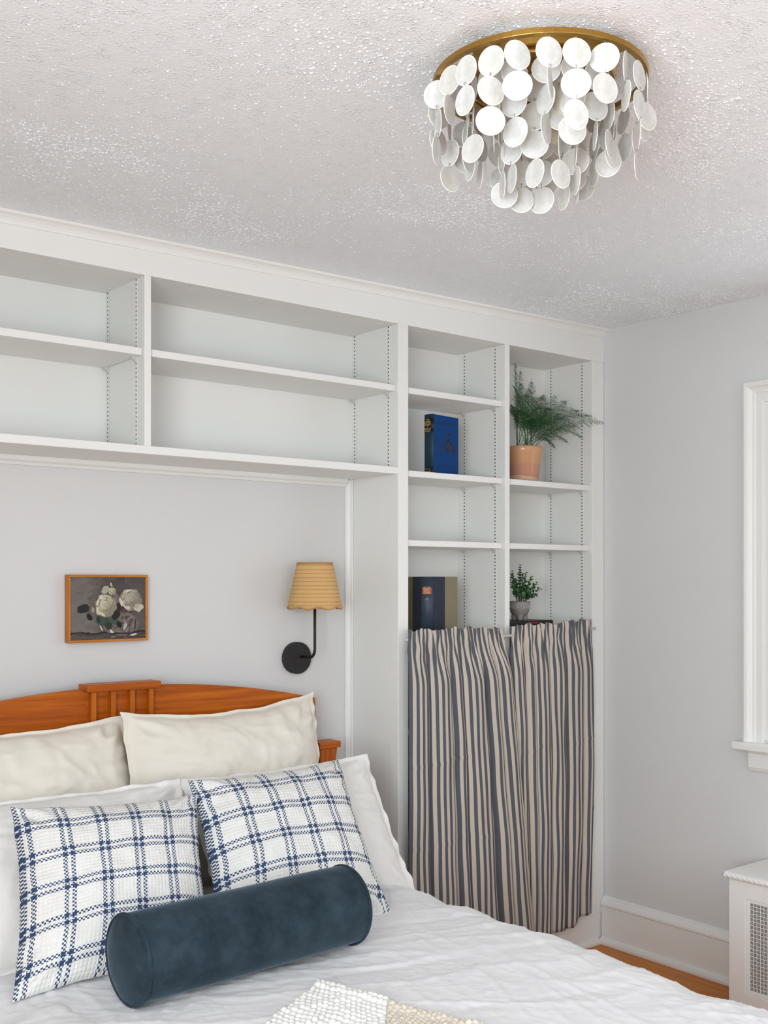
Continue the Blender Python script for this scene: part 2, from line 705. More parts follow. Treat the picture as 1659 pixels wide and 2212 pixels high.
# left wall and wall behind the camera, each with a window opening
w = MB().box(XL - .1, XL, YN - .1, -.65, 0, 2.55).box(XL - .1, XL, .85, YW, 0, 2.55).box(XL - .1, XL, -.65, .85, 0, 0.85).box(XL - .1, XL, -.65, .85, 2.11, 2.55)
struct(w.build('wall_left', 'wall'))
w = MB().box(XL, 0.10, YN - .1, YN, 0, 2.55).box(2.10, XR, YN - .1, YN, 0, 2.55).box(.10, 2.10, YN - .1, YN, 0, 0.85).box(.10, 2.10, YN - .1, YN, 2.05, 2.55)
struct(w.build('wall_front', 'wall'))

# baseboard along the right wall: board, moulded cap, shoe
pr = [(XR, 0.0), (XR - .034, 0.0), (XR - .034, .010), (XR - .030, .020), (XR - .018, .026), (XR - .018, .148), (XR - .024, .152), (XR - .024, .160),
      (XR - .018, .170), (XR - .008, .176), (XR - .006, .184), (XR, .186)]
struct(MB().prism(pr, 1, YN, 2.846).build('baseboard_right', 'paint', smooth=False), 'white baseboard with moulded cap along the right wall', 'baseboard')

# crown strip between bookcase fascia and ceiling
YF, YB = 2.848, 3.11
pr = [(YF + .002, 0.0), (YF + .002, -.030), (YF - .004, -.030), (YF - .006, -.025), (YF - .005, -.022), (YF - .009, -.016), (YF - .016, -.010),
      (YF - .026, -.006), (YF - .029, -.001), (YF - .029, .004)]
tr = MB().prism(pr, 0, XL, XR, ceil_z(XL, 2.82), ceil_z(XR, 2.82)).build('trim_1', 'paint', bevel=0.001)
struct(tr, 'white crown strip where bookcase fascia meets the ceiling', 'trim')
# beads in the alcove corner and under the soffit
q = [(2.355, YW), (2.333, YW), (2.333, YW - .006), (2.341, YW - .008), (2.347, YW - .014), (2.349, YW - .022), (2.355, YW - .022)]
b = MB()
n = len(q)
b.add([(x, y, .02) for x, y in q] + [(x, y, 1.7985) for x, y in q], [tuple(range(n))[::-1], tuple(range(n, 2 * n))] + [(i, (i + 1) % n, n + (i + 1) % n, n + i) for i in range(n)])
struct(b.build('trim_2', 'paint', bevel=0.001), 'thin white bead in the alcove corner beside the bookcase', 'trim')
pr = [(YW, 1.799), (YW, 1.772), (YW - .008, 1.772), (YW - .012, 1.780), (YW - .020, 1.786), (YW - .022, 1.799)]
struct(MB().prism(pr, 0, .527, 2.333).build('trim_3', 'paint', bevel=0.001), 'thin white bead under the shelf soffit over the bed', 'trim')

# window in the right wall (its edge shows): casing, stool, apron, sash and pane
win = bpy.data.objects.new('window_1', None)
COL.objects.link(win)
win.location = (XR, 1.55, WZ0)
struct(win, 'white painted window casing with sill and apron on the right wall', 'window')


def casing(name, y_in, y_out, z0, z1):
    s = 1 if y_out > y_in else -1
    W = abs(y_out - y_in)
    prof = [(0, 0), (0, .012), (.008, .014), (.030, .014), (.034, .017), (.042, .018), (.050, .022), (.056, .030), (.066, .032), (W, .030), (W, 0)]
    poly = [(XR - d, y_in + s * a) for a, d in prof]
    n = len(poly)
    m = MB().add([(x, y, z0) for x, y in poly] + [(x, y, z1 - (.0) + abs(y - y_in)) for x, y in poly],
                 [tuple(range(n))] + [tuple(range(n, 2 * n))] + [(i, (i + 1) % n, n + (i + 1) % n, n + i) for i in range(n)])
    m.build(name, 'paint', win)


casing('casing', WY1 + .030, WY1 + .102, WZ0 - .012, WZ1 + .030)
casing('casing', WY0 - .030, WY0 - .102, WZ0 - .012, WZ1 + .030)
prof = [(0, 0), (0, .012), (.008, .014), (.030, .014), (.034, .017), (.042, .018), (.050, .022), (.056, .030), (.066, .032), (.072, .030), (.072, 0)]
poly = [(XR - d, WZ1 + .030 + a) for a, d in prof]
n = len(poly)
m = MB().add([(x, WY0 - .030 - (z - WZ1 - .03), z) for x, z in poly] + [(x, WY1 + .030 + (z - WZ1 - .03), z) for x, z in poly],
             [tuple(range(n)), tuple(range(n, 2 * n))] + [(i, (i + 1) % n, n + (i + 1) % n, n + i) for i in range(n)])
m.build('casing', 'paint', win)
for y0, y1 in ((WY1 - .002, WY1 + .034), (WY0 - .034, WY0 + .002)):
    box('jamb', 'paint', win, XR - .008, XR + .11, y0, y1, WZ0, WZ1 + .03)
box('jamb', 'paint', win, XR - .008, XR + .11, WY0, WY1, WZ1 - .002, WZ1 + .034)
box('stool', 'paint', win, XR - .062, XR + .10, WY0 - .128, WY1 + .128, WZ0 - .036, WZ0 - .010, .004)
pr = [(XR, WZ0 - .036), (XR - .026, WZ0 - .036), (XR - .026, WZ0 - .044), (XR - .020, WZ0 - .050), (XR - .020, WZ0 - .098), (XR - .012, WZ0 - .112), (XR, WZ0 - .116)]
m = MB().prism([(x, z) for x, z in pr], 1, WY0 - .088, WY1 + .088)
m.build('apron', 'paint', win, bevel=.001)
for z0, z1, xo in ((WZ0 - .005, 1.47, .055), (1.45, WZ1, .080)):
    sx = XR + xo
    s = MB().box(sx, sx + .03, WY0, WY0 + .045, z0, z1).box(sx, sx + .03, WY1 - .045, WY1, z0, z1).box(sx, sx + .03, WY0 + .045, WY1 - .045, z0, z0 + .05).box(sx, sx + .03, WY0 + .045, WY1 - .045, z1 - .045, z1)
    so = s.build('sash', 'paint', win)
    MB().box(sx + .012, sx + .016, WY0 + .04, WY1 - .04, z0 + .04, z1 - .04).build('pane', 'glass', so)

# ------------------------------------------------------------------ built-in bookcase
SHELF_T = 0.021
bc = thing('built_in_bookcase', 'white built-in wall of open shelves around and above the bed', 'bookcase', (1.43, 2.98, 0))
box('fascia', 'paint', bc, XL, XR, YF, YF + .045, 2.307, 2.410)
ST = [(-.545, -.488), (-.028, -.004), (.460, .505), (1.420, 1.441), (2.355, 2.400), (2.864, 2.888), (3.348, 3.418)]
for i, (a, c) in enumerate(ST):
    z0 = 1.822 if i == 3 else 0.12
    box('stile', 'paint', bc, a, c, YF, YF + .045, z0, 2.307)
    z0 = 1.822 if i == 3 else 0.0
    box('side_panel', 'paint', bc, a + .001, c - .001, YF + .045, YB, z0, 2.40, .0008)
# back panels and tops of each bay
BAY = [(-.488, -.028, .10), (-.004, .460, .10), (.505, 1.420, 1.80), (1.441, 2.355, 1.80), (2.400, 2.864, .10), (2.888, 3.348, .10)]
for a, c, z0 in BAY:
    box('back_panel', 'paint', bc, a - .001, c + .001, YB - .002, YB + .008, z0, 2.40, 0)
    box('top_panel', 'paint', bc, a - .001, c + .001, YF + .045, YB, 2.307, 2.320, 0)
box('soffit_board', 'paint', bc, .505, 2.355, YF, YW, 1.799, 1.8225, .0015)
box('base_board', 'paint', bc, 2.400, XR, YF + .003, YF + .022, 0, .125)
box('base_board', 'paint', bc, XL, .460, YF + .003, YF + .022, 0, .125)
for x0, x1 in ((2.402, XR - .034), (XL, .460)):
    MB().prism([(YF + .003, 0), (YF - .012, 0), (YF - .012, .009), (YF - .008, .018), (YF + .003, .022)], 0, x0, x1).build('shoe_moulding', 'paint', bc)
# adjustable shelves
SH = []
for i, (a, c, z0) in enumerate(BAY):
    zs = [2.102] if z0 > 1 else [2.100, 1.816, 1.578, 1.250, 0.93, 0.55, 0.125]
    if i == 5:
        zs = zs[1:]
    for z in zs:
        SH.append((a, c, z))
        box('shelf', 'paint', bc, a + .001, c - .001, YF + .014, YB - .003, z - SHELF_T, z, .0015)


# slotted shelf tracks let into the side panels (the ones that show face left)
def track(x, side, yc, z0, z1):
    """strip of metal standing 0.6 mm proud of the panel with real slots"""
    W, sw, sh, p = .0160, .0064, .0042, .0127
    xa, xb = (x - .0008, x + .0002) if side < 0 else (x - .0002, x + .0008)
    m = MB()
    m.box(xa, xb, yc - W / 2, yc - sw / 2, z0, z1).box(xa, xb, yc + sw / 2, yc + W / 2, z0, z1)
    z = z0
    while z < z1 - .001:
        m.box(xa, xb, yc - sw / 2, yc + sw / 2, z, min(z1, z + p - sh))
        z += p
    t = m.build('shelf_track', 'paint', bc)
    xi = (x - .00015, x - .00005) if side < 0 else (x + .00005, x + .00015)
    MB().box(xi[0], xi[1], yc - sw / 2, yc + sw / 2, z0, z1).build('slot_shade', 'dark', t)  # near-black strip, its colour stands in for the shade inside the slots


def clip(x, side, yc, z):
    # wedge-shaped bracket hooked under a shelf
    s = side
    m = MB().prism([(yc - .007, z), (yc + .007, z)], 0, x, x) if False else MB()
    d = .019
    pts = [(x, yc - .006, z), (x + s * d, yc - .006, z), (x + s * .0015, yc - .006, z - .016), (x, yc - .006, z - .016)]
    pts += [(a, yc + .006, c) for a, _, c in pts]
    m.add(pts, [(0, 1, 2, 3), (7, 6, 5, 4), (0, 4, 5, 1), (1, 5, 6, 2), (2, 6, 7, 3), (3, 7, 4, 0)])
    m.build('shelf_clip', 'clip', bc)


for i, (a, c, z0) in enumerate(BAY):
    if i < 2:
        continue
    lo = 1.8225 if z0 > 1 else .125
    yb = 3.090 if z0 > 1 else 3.066
    for yc in (2.900, yb):
        track(c, -1, yc, lo, 2.306)
    for z in [s[2] for s in SH if s[0] == a and s[2] > 1.0]:
        for yc in (2.900, yb):
            clip(c, -1, yc, z - SHELF_T)
            clip(a, 1, yc, z - SHELF_T)

# ------------------------------------------------------------------ ceiling light
LX, LY = 1.512, 1.414
LZ = ceil_z(LX, LY)
RZ = LZ - .031
lamp = thing('ceiling_light', 'round brass ceiling light hung with tiers of white capiz shell discs', 'ceiling light', (LX, LY, LZ))


def ring(R, z, w, h, name):
    m = MB()
    n = 72
    prof = [(R - w, z), (R, z), (R, z + h), (R - w, z + h)]
    vs, fs = [], []
    for i in range(n):
        a = 2 * pi * i / n
        vs += [(LX + r * cos(a), LY + r * sin(a), zz) for r, zz in prof]
    for i in range(n):
        j = (i + 1) % n
        for k in range(4):
            k2 = (k + 1) % 4
            fs.append((i * 4 + k, j * 4 + k, j * 4 + k2, i * 4 + k2))
    m.add(vs, fs)
    return m.build(name, 'brass', lamp, bevel=.0008)


ring(.200, RZ - .002, .012, .010, 'outer_ring')
ring(.139, RZ - .004, .006, .005, 'tier_ring')
ring(.076, RZ - .006, .006, .005, 'tier_ring')
for k in range(2):
    a = radians(6.2 + 90 * k)
    m = MB()
    d, e = Vector((cos(a), sin(a), 0)), Vector((-sin(a), cos(a), 0))
    C = Vector((LX, LY, RZ + .004 + .003 * k))
    pts = [C + d * s * .190 + e * t * .013 for s, t in ((-1, -1), (1, -1), (1, 1), (-1, 1))]
    m.add([tuple(p) for p in pts] + [tuple(p + Vector((0, 0, .002))) for p in pts], [(3, 2, 1, 0), (4, 5, 6, 7), (0, 1, 5, 4), (1, 2, 6, 5), (2, 3, 7, 6), (3, 0, 4, 7)])
    m.build('cross_bar', 'brass', lamp)
MB().lathe([(.0001, RZ + .006), (.135, RZ + .006), (.142, RZ + .010), (.142, LZ), (.0001, LZ)], 48, (LX, LY, 0), False).build('canopy', 'brass', lamp, smooth=False)
for k in range(3):
    a = radians(20 + 120 * k)
    bx, by = LX + .075 * cos(a), LY + .075 * sin(a)
    so = MB().lathe([(.0001, RZ + .006), (.017, RZ + .006), (.017, RZ - .024), (.014, RZ - .028), (.0001, RZ - .028)], 20, (bx, by, 0), False).build('bulb_socket', 'porcelain', lamp, smooth=False)
    MB().lathe([(.0001, RZ - .028), (.011, RZ - .028), (.012, RZ - .040), (.019, RZ - .058), (.020, RZ - .068), (.014, RZ - .082), (.0001, RZ - .087)], 20, (bx, by, 0), False).build('bulb', 'bulb', so, smooth=True)
    aim = math.atan2(-by, -bx)
    t = text('MAX 40W', .0085, 'print', so, (bx - LX + .0173 * cos(aim), by - LY + .0173 * sin(aim), RZ - .010 - LZ), (radians(90), 0, aim + pi / 2), name='printed_rating', sx=.8)
# one capiz disc: thin shell with a paler rim, hole at its top, and a wire hook
DR = .0258
m = MB()
n = 28
m.v = [(0, -.0007, -DR), (0, .0007, -DR)]
for r, t in ((DR * .94, .0007), (DR, .0004)):
    for k in range(n):
        a = 2 * pi * k / n
        m.v += [(r * sin(a), -t, -DR + r * cos(a)), (r * sin(a), t, -DR + r * cos(a))]
for k in range(n):
    k2 = (k + 1) % n
    o0, o1, p0, p1 = 2 + 2 * k, 2 + 2 * k2, 2 + 2 * n + 2 * k, 2 + 2 * n + 2 * k2
    m.f += [(0, o0, o1), (1, o1 + 1, o0 + 1), (o0, p0, p1, o1), (o0 + 1, o1 + 1, p1 + 1, p0 + 1), (p0, p0 + 1, p1 + 1, p1)]
disc_me = m.mesh('capiz_disc', smooth=False)
disc_me.materials.append(MAT['capiz'])
disc_me.materials.append(MAT['capizrim'])
for p in disc_me.polygons:
    if len(p.vertices) == 4:
        p.material_index = 1
hk = MB().tube([(.0008, 0, -.0035), (.0030, 0, -.001), (.0026, 0, .003), (.0004, 0, .0062), (-.0022, 0, .0050), (-.0028, 0, .0022), (-.0012, 0, .0002)], .00045, 5)
hook_me = hk.mesh('wire_hook', smooth=True)
hook_me.materials.append(MAT['steel'])
rng = random.Random(21)
ndisc = 0
for R, cnt, rows, dz in ((.195, 24, 2, -.003), (.135, 17, 3, -.004), (.072, 10, 4, -.006)):
    ph = rng.random()
    for i in range(cnt):
        a = 2 * pi * (i + ph + rng.uniform(-.12, .12)) / cnt
        x, y = R * cos(a), R * sin(a)
        nr = rows + (1 if (rows == 2 and i % 3 == 1) else 0)
        for k in range(nr):
            d = bpy.data.objects.new('capiz_disc', disc_me)
            COL.objects.link(d)
            d.parent = lamp
            d.location = (x, y, RZ - LZ + dz - .004 - k * .0520)
            turn = rng.gauss(0, .48)
            if rng.random() < .12:
                turn = rng.uniform(.9, 1.4)
            d.rotation_euler = (rng.uniform(-.06, .06), rng.uniform(-.05, .05), a + pi / 2 + turn)
            h = bpy.data.objects.new('wire_hook', hook_me)
            COL.objects.link(h)
            h.parent = d
            h.rotation_euler = (0, 0, pi / 2)
            ndisc += 1

# ------------------------------------------------------------------ bed
BX = 1.43
bed = thing('bed', 'honey oak bed with arched headboard and slatted crest', 'bed', (BX, 2.0, 0))
HB = 3.012       # front of the headboard panel


def arch(x):
    return 1.126 - .165 * (x - BX) ** 2


m = MB()
N = 40
xs = [BX - .70 + 1.40 * i / N for i in range(N + 1)]
for y in (HB, HB + .024):
    m.v += [(x, y, arch(x)) for x in xs] + [(x, y, .35) for x in xs]
k = 2 * (N + 1)
for i in range(N):
    m.f += [(i, i + 1, N + 2 + i, N + 1 + i), (k + i, k + N + 1 + i, k + N + 2 + i, k + i + 1), (i, k + i, k + i + 1, i + 1), (N + 1 + i, N + 2 + i, k + N + 2 + i, k + N + 1 + i)]
m.f += [(0, N + 1, k + N + 1, k), (N, k + N, k + 2 * N + 1, 2 * N + 1)]
m.build('headboard_panel', 'oakx', bed, bevel=.002)
cx0, cx1 = 1.306, 1.540
box('crest_cap', 'oakx', bed, cx0, cx1, HB - .034, HB + .03, 1.116, 1.138, .003)
for i in range(4):
    x = cx0 + .018 + i * (cx1 - cx0 - .036 - .0155) / 3
    box('slat', 'oakz', bed, x, x + .0155, HB - .022, HB + .001, .40, 1.117, .0015)
box('crest_back', 'oakx', bed, cx0 + .012, cx1 - .012, HB - .002, HB + .022, 1.05, 1.117, .001)
for s in (-1, 1):
    # flared post: wider at its cap
    px = BX + s * .735
    m = MB()
    vs = []
    for z, wo in ((0, .026), (.62, .026), (.74, .028), (.82, .033), (.875, .042)):
        xi, xo = px - s * .030, px + s * wo
        vs.append([(xi, HB - .020, z), (xo, HB - .020, z), (xo, HB + .028, z), (xi, HB + .028, z)])
    flat = [p for r in vs for p in r]
    fs = [(0, 1, 2, 3), tuple(range(len(flat) - 4, len(flat)))]
    for r in range(len(vs) - 1):
        for c in range(4):
            fs.append((r * 4 + c, r * 4 + (c + 1) % 4, r * 4 + 4 + (c + 1) % 4, r * 4 + 4 + c))
    m.add(flat, fs)
    po = m.build('post', 'oakz', bed, bevel=.002)
    xa, xb = sorted((px - s * .040, px + s * .048))
    box('post_cap', 'oakx', po, xa, xb, HB - .032, HB + .036, .875, .896, .002)
    rx = BX + s * .720
    box('side_rail', 'oakx', bed, rx - .012, rx + .012, 1.02, HB - .02, .16, .30, .003)
    box('leg', 'oakz', bed, rx - .024, rx + .024, .975, 1.025, 0, .30, .003)
box('bed_base', 'oakx', bed, BX - .709, BX + .709, 1.014, 2.990, .262, .3000, .002)
box('foot_rail', 'oakx', bed, BX - .72, BX + .72, .985, 1.015, .16, .30, .003)

BT = .55     # top of the made bed


def mtop(m, x0, x1, y0, y1, z0, z1):
    return m.box(x0, x1, y0, y1, z0, z1)


mt = MB().box(BX - .715, BX + .715, 1.00, 2.985, .2995, .505).build('mattress', 'mattress', None, bevel=.095, seg=6, smooth=True)
tag(mt, 'thick mattress hidden under the white duvet on the bed', 'mattress')


def duv_z(x, y):
    """relief of the duvet lying on the mattress (added to BT)"""
    z = .012 * nz(x * 1.9 + 3, y * 1.9, 1.3) + .004 * nz(x * 5, y * 5, 4.2)
    # slanting soft folds plus sharp small creases in two directions
    w1 = x * .42 + y * .91
    w2 = x * .90 - y * .43
    wob = .05 * nz(x * 4, y * 4, 12.0)
    r = 1 - abs(nz((w1 + wob) * 7.0, w2 * 2.0, 7.7)) * 2.6
    z += .0030 * max(0, r) ** 4
    r = 1 - abs(nz((w2 + wob) * 10.0 + 5, w1 * 2.4, 2.1)) * 3.0
    z += .0030 * max(0, r) ** 5
    r = 1 - abs(nz((x + wob) * 24.0 + 9, y * 9.0, 5.1)) * 3.2
    z += .0016 * max(0, r) ** 4
    r = 1 - abs(nz((w1 - wob) * 30.0, w2 * 11.0, 15.1)) * 3.0
    z += .0014 * max(0, r) ** 3
    # stitched quilting channels, softly sunk
    q = (y + .30 * x) / .30
    f = abs(q - round(q))
    z -= .0020 * exp(-(f / .06) ** 2)
    return z


def duvet_point(a, y):
    """a = distance across the bed from its centre line, measured along the cloth"""
    s = 1 if a > 0 else -1
    d = abs(a)
    x0 = .52 + .030 * nz(y * 4.3 + (11 if s > 0 else 30), 0.5) + .012 * nz(y * 11, 3.3)
    x0 = max(x0, .502)
    R = .26
    if d < x0:
        X, Z, nx, nzv = d, 0.0, 0.0, 1.0
    elif d < x0 + R * pi / 2:
        t = (d - x0) / R
        X, Z, nx, nzv = x0 + R * sin(t), -R * (1 - cos(t)), sin(t), cos(t)
    else:
        e = d - x0 - R * pi / 2
        X, Z, nx, nzv = x0 + R + (.03 + .012 * sin(y * 17)) * min(1, e * 8), -R - e, 1.0, 0.0
    x = BX + s * X
    h = duv_z(BX + s * d, y)
    if d > x0:
        h *= 1.2
        h += .010 * nz(y * 9.0, d * 4, 8.8)
    return Vector((x + s * nx * h, y, BT + Z + nzv * h))


m = MB()
NA, NB = 380, 380
A1 = 1.12
YH, YT = 2.93, 1.06


def dv(i, j):
    a = -A1 + 2 * A1 * i / (NA - 1)
    yy = YH - (YH - YT + .42) * j / (NB - 1)
    if yy >= YT:
        return duvet_point(a, yy)
    # foot end rolls over and hangs
    e = YT - yy
    R = .12
    if e < R * pi / 2:
        t = e / R
        dy, dz = R * sin(t), -R * (1 - cos(t))
    else:
        dy, dz = R, -R - (e - R * pi / 2)
    p = duvet_point(a, YT)
    return Vector((p.x, YT - dy, max(.12, p.z + dz)))


m.grid(NA, NB, dv)
du = m.build('duvet', 'duvet', None, smooth=True, recalc=False, solid=.012)
tag(du, 'rumpled white cotton duvet spread over the bed', 'duvet')


# ------------------------------------------------------------------ pillows
def pillow(name, label, cat, mat, TL, TR, BR, BL, T, bow=.07, n=64, flange=0.0, seed=0, group=None, uvsize=None, wrinkle=.006, nose=1.0, sag=0.0, bt=None, uvoff=(0, 0), crease=1.0, tb=None):
    TL, TR, BR, BL = map(Vector, (TL, TR, BR, BL))
    ctr = (TL + TR + BR + BL) / 4
    ux = ((TR + BR) - (TL + BL)).normalized()
    uy = ((TL + TR) - (BL + BR)).normalized()
    nn = ux.cross(uy).normalized()
    if nn.y > 0:
        nn = -nn
    W, H = ((TR - TL).length + (BR - BL).length) / 2, ((TL - BL).length + (TR - BR).length) / 2
    m = MB()
    uv = []
    fb = 1 - flange

    def P(u, v, side):
        bu = u * (1 - bow * (1 - v * v) - .015 * nz(v * 4 + seed, u, 1))
        bv = v * (1 - (bt if (bt is not None and v > 0) else bow) * (1 - u * u) - .018 * nz(u * 4 + seed, v, 2))
        s, t = (bu + 1) / 2, (bv + 1) / 2
        base = (TL * (1 - s) + TR * s) * t + (BL * (1 - s) + BR * s) * (1 - t)
        uu, vv = min(1, abs(u) / fb), min(1, abs(v) / fb)
        th = (T / 2 if side > 0 or tb is None else tb) * max(0, (1 - uu ** 2.4) * (1 - vv ** 2.4)) ** .52
        # the back may be fuller at the top, where it leans
        if side < 0:
            th *= 1 + sag * v * .5
        edge = max(uu, vv)
        w = wrinkle * (nz(u * 2.3 + seed, v * 2.3, side * 3) * 1.0 + .6 * nz(u * 5 + seed, v * 5, side * 5))
        # puckers that start at the seams
        pk = 0.0
        if edge > .45:
            along = v if uu > vv else u
            pk = wrinkle * .9 * ((edge - .45) / .55) * (1 - max(0, edge - .93) / .07 * (0.5 if flange else 1)) * nz(along * 9 + seed * 3.1, side * 2 + (5 if uu > vv else 0), edge * 1.2)
            ck = abs(u) * abs(v)
            pk += wrinkle * 1.3 * sm(.35, .9, ck) * sin((abs(u) - abs(v)) * 22 + seed + side) * (1 - sm(.85, 1, edge))
        # cloth creases slanting across the face
        wv_ = .3 * nz(u * 2, v * 2, seed)
        for kx, ky, f1, f2, am in ((.8, .6, 5.5, 1.6, 1.0), (-.7, .7, 7.0, 2.2, .8), (.2, 1.0, 12.0, 3.5, .5)):
            q = 1 - abs(nz((u * kx + v * ky + wv_) * f1 + seed, (u * ky - v * kx) * f2, side + kx * 9)) * 2.8
            w += wrinkle * .55 * crease * am * max(0, q) ** 3
        d = side * th + side * (w * (1 - edge ** 4) + pk) * (1 if th > .0 else .3)
        if flange and edge >= 1:
            fl = (max(abs(u), abs(v)) - fb) / flange
            wave = .012 * fl * nz((u + v) * 6 + seed, (u - v) * 6, 2.2)
            d = side * .0018 + wave
        return base + nn * d

    for side in (1, -1):
        k = len(m.v)
        for j in range(n + 1):
            for i in range(n + 1):
                # finer sampling near the border
                u = sin((i / n - .5) * pi) * .35 + (2 * i / n - 1) * .65
                v = sin((j / n - .5) * pi) * .35 + (2 * j / n - 1) * .65
                m.v.append(tuple(P(u, v, side)))
                if uvsize:
                    uv.append((u * uvsize / 2 + uvoff[0], v * uvsize / 2 + uvoff[1]))
        for j in range(n):
            for i in range(n):
                a = k + j * (n + 1) + i
                q = (a, a + 1, a + n + 2, a + n + 1)
                m.f.append(q if side > 0 else q[::-1])
    # close the seam
    K = (n + 1) * (n + 1)
    rim = [i for i in range(n + 1)] + [j * (n + 1) + n for j in range(1, n + 1)] + [n * (n + 1) + i for i in range(n - 1, -1, -1)] + [j * (n + 1) for j in range(n - 1, 0, -1)]
    for a, b_ in zip(rim, rim[1:] + rim[:1]):
        m.f.append((a, b_, K + b_, K + a))
    o = m.build(name, mat, None, smooth=True, uv=uv if uvsize else None, subsurf=1)
    tag(o, label, cat, group)
    return o


pillow('pillow', 'cream linen pillow with flanged edge upright at the headboard, next to the wall lamp', 'pillow', 'cream',
       (1.3746, 2.9127, 1.064), (2.1207, 3.0110, 1.0681), (2.0696, 2.8207, 0.548), (1.3593, 2.7594, 0.552), .200, bow=.030, bt=.135, flange=.055, seed=3, wrinkle=.013, tb=.070)
pillow('pillow', 'cream linen pillow with flanged edge under the small flower painting', 'pillow', 'cream',
       (0.701, 2.9515, 1.0489), (1.4173, 2.982, 1.0438), (1.495, 2.850, .552), (.708, 2.735, .552), .196, bow=.025, bt=.10, flange=.055, seed=11, wrinkle=.013, tb=.070)
pillow('pillow', 'white cotton pillow propped behind the plaid cushion nearer the striped curtains', 'pillow', 'white',
       (1.435, 2.675, .897), (2.104, 2.697, .897), (2.112, 2.462, .503), (1.440, 2.450, .552), .120, bow=.030, bt=.045, flange=.06, seed=23, wrinkle=.012, tb=.118, sag=1.4)
pillow('pillow', 'white cotton pillow behind the plaid cushion and the end of the velvet bolster', 'pillow', 'white',
       (.728, 2.710, .899), (1.437, 2.670, .899), (1.400, 2.430, .560), (.700, 2.430, .540), .130, bow=.035, bt=.04, flange=.06, seed=31, wrinkle=.012, tb=.122, sag=1.4)
pillow('plaid_cushion', 'square white cushion with blue plaid lines standing before the crest of the headboard', 'cushion', 'plaid',
       (.919, 2.530, .912), (1.412, 2.525, .882), (1.300, 2.235, .552), (.832, 2.280, .550), .165, bow=.085, seed=41, uvsize=.475, uvoff=(.5315, .494), wrinkle=.009, crease=.5, tb=.064)
pillow('plaid_cushion', 'square white cushion with blue plaid lines leaning towards the striped curtains', 'cushion', 'plaid',
       (1.405, 2.570, .912), (1.905, 2.575, .918), (1.842, 2.245, .540), (1.315, 2.265, .572), .165, bow=.085, seed=53, uvsize=.475, uvoff=(.5315, .485), wrinkle=.009, crease=.5, tb=.061)

# velvet bolster with piped ends
bo = thing('bolster_cushion', 'slate blue velvet bolster with piped ends lying before the plaid cushions', 'cushion', (1.30, 2.11, BT), radians(2.7))
BR_, BL_ = .0945, .292
m = MB()
NS, NR = 48, 40


def bol(i, j):
    a = 2 * pi * i / NS
    x = -BL_ + 2 * BL_ * j / NR
    r = BR_ * (1 + .012 * nz(x * 7, cos(a) * 2, sin(a) * 2) - .02 * (abs(x) / BL_) ** 6)
    return (x, r * cos(a), BR_ + .008 + r * sin(a) * (1.0 if sin(a) > -.8 else .97))


m.grid(NS, NR + 1, bol, True)
m.build('bolster_body', 'velvet', bo, smooth=True, world=False)
for s in (-1, 1):
    m = MB()
    NP = 10

    def cap(i, j):
        a = 2 * pi * i / NS
        t = j / NP
        r = BR_ * .982 * (1 - t) + .0004
        x = s * (BL_ + .022 * (1 - (1 - t) ** 2.2))
        r *= 1 + .012 * (1 - t) * sin(a * 9)
        return (x, r * cos(a), BR_ + .008 + r * sin(a))
    m.grid(NS, NP + 1, cap, True)
    m.build('end_panel', 'velvet', bo, smooth=True, world=False)
    m = MB()
    m.tube([(s * BL_, BR_ * .99 * cos(2 * pi * k / 40), BR_ + .008 + BR_ * .99 * sin(2 * pi * k / 40)) for k in range(41)], .0036, 8)
    m.build('piping', 'velvet', bo, smooth=True, world=False)

# knitted throw, its corner turned towards the bolster
C0 = Vector((1.372, 1.935))
E1 = Vector((.285, -.958))
E2 = Vector((-.868, -.497))
DB = Vector((-.72, -.69))


def throw_mesh(part):
    m = MB()
    step = .0030
    n1, n2 = 205, 150
    keep = {}

    def pt(i, j):
        a, c = i * step, j * step
        p = C0 + E1 * a + E2 * c
        p = p + Vector((.006 * nz(a * 14, c * 14, 1), .006 * nz(a * 14, c * 14, 6)))
        # distance past the colour change
        beige = a - .190 - c * .30
        if beige < 0:
            row = c / .0165 + .35 * nz(a * 18, c * 18, 3.1)
            loop = a / .0140 + .5 * (int(math.floor(row)) % 2)
            h = .0075 * abs(sin(pi * row)) ** .6 + .0030 * abs(sin(pi * loop)) + .0015 * nz(a * 120, c * 120)
        else:
            h = .0060 * (abs(sin(pi * a / .0125)) * abs(sin(pi * (c / .0125 + .5 * (int(math.floor(a / .0125)) % 2))))) ** .6 + .0012 * nz(a * 150, c * 150)
        hem = exp(-(c / .018) ** 2) + exp(-(a / .010) ** 2)
        h += .006 * exp(-((c - .016) / .014) ** 2)
        e = min(a, c)
        h *= sm(-.001, .006, e)
        z = BT + duv_z(p.x, p.y) + .0085 + h + .002 * nz(p.x * 5, p.y * 5, 9.4)
        return (p.x, p.y, z), beige
    idx = {}
    for j in range(n2):
        for i in range(n1):
            p, b = pt(i, j)
            keep[i, j] = (p, b)
    for j in range(n2 - 1):
        for i in range(n1 - 1):
            b = keep[i, j][1]
            if (b >= 0) != (part == 'beige'):
                continue
            q = []
            for c in ((i, j), (i + 1, j), (i + 1, j + 1), (i, j + 1)):
                if c not in idx:
                    idx[c] = len(m.v)
                    m.v.append(keep[c][0])
                q.append(idx[c])
            m.f.append(tuple(q[::-1]))
    return m


th = thing('throw_blanket', 'chunky knitted throw in white and oatmeal, its corner near the bolster', 'blanket', (C0.x, C0.y, BT))
throw_mesh('white').build('white_knit', 'knitwhite', th, smooth=True, recalc=False, solid=.004)
throw_mesh('beige').build('oatmeal_knit', 'knitbeige', th, smooth=True, recalc=False, solid=.004)

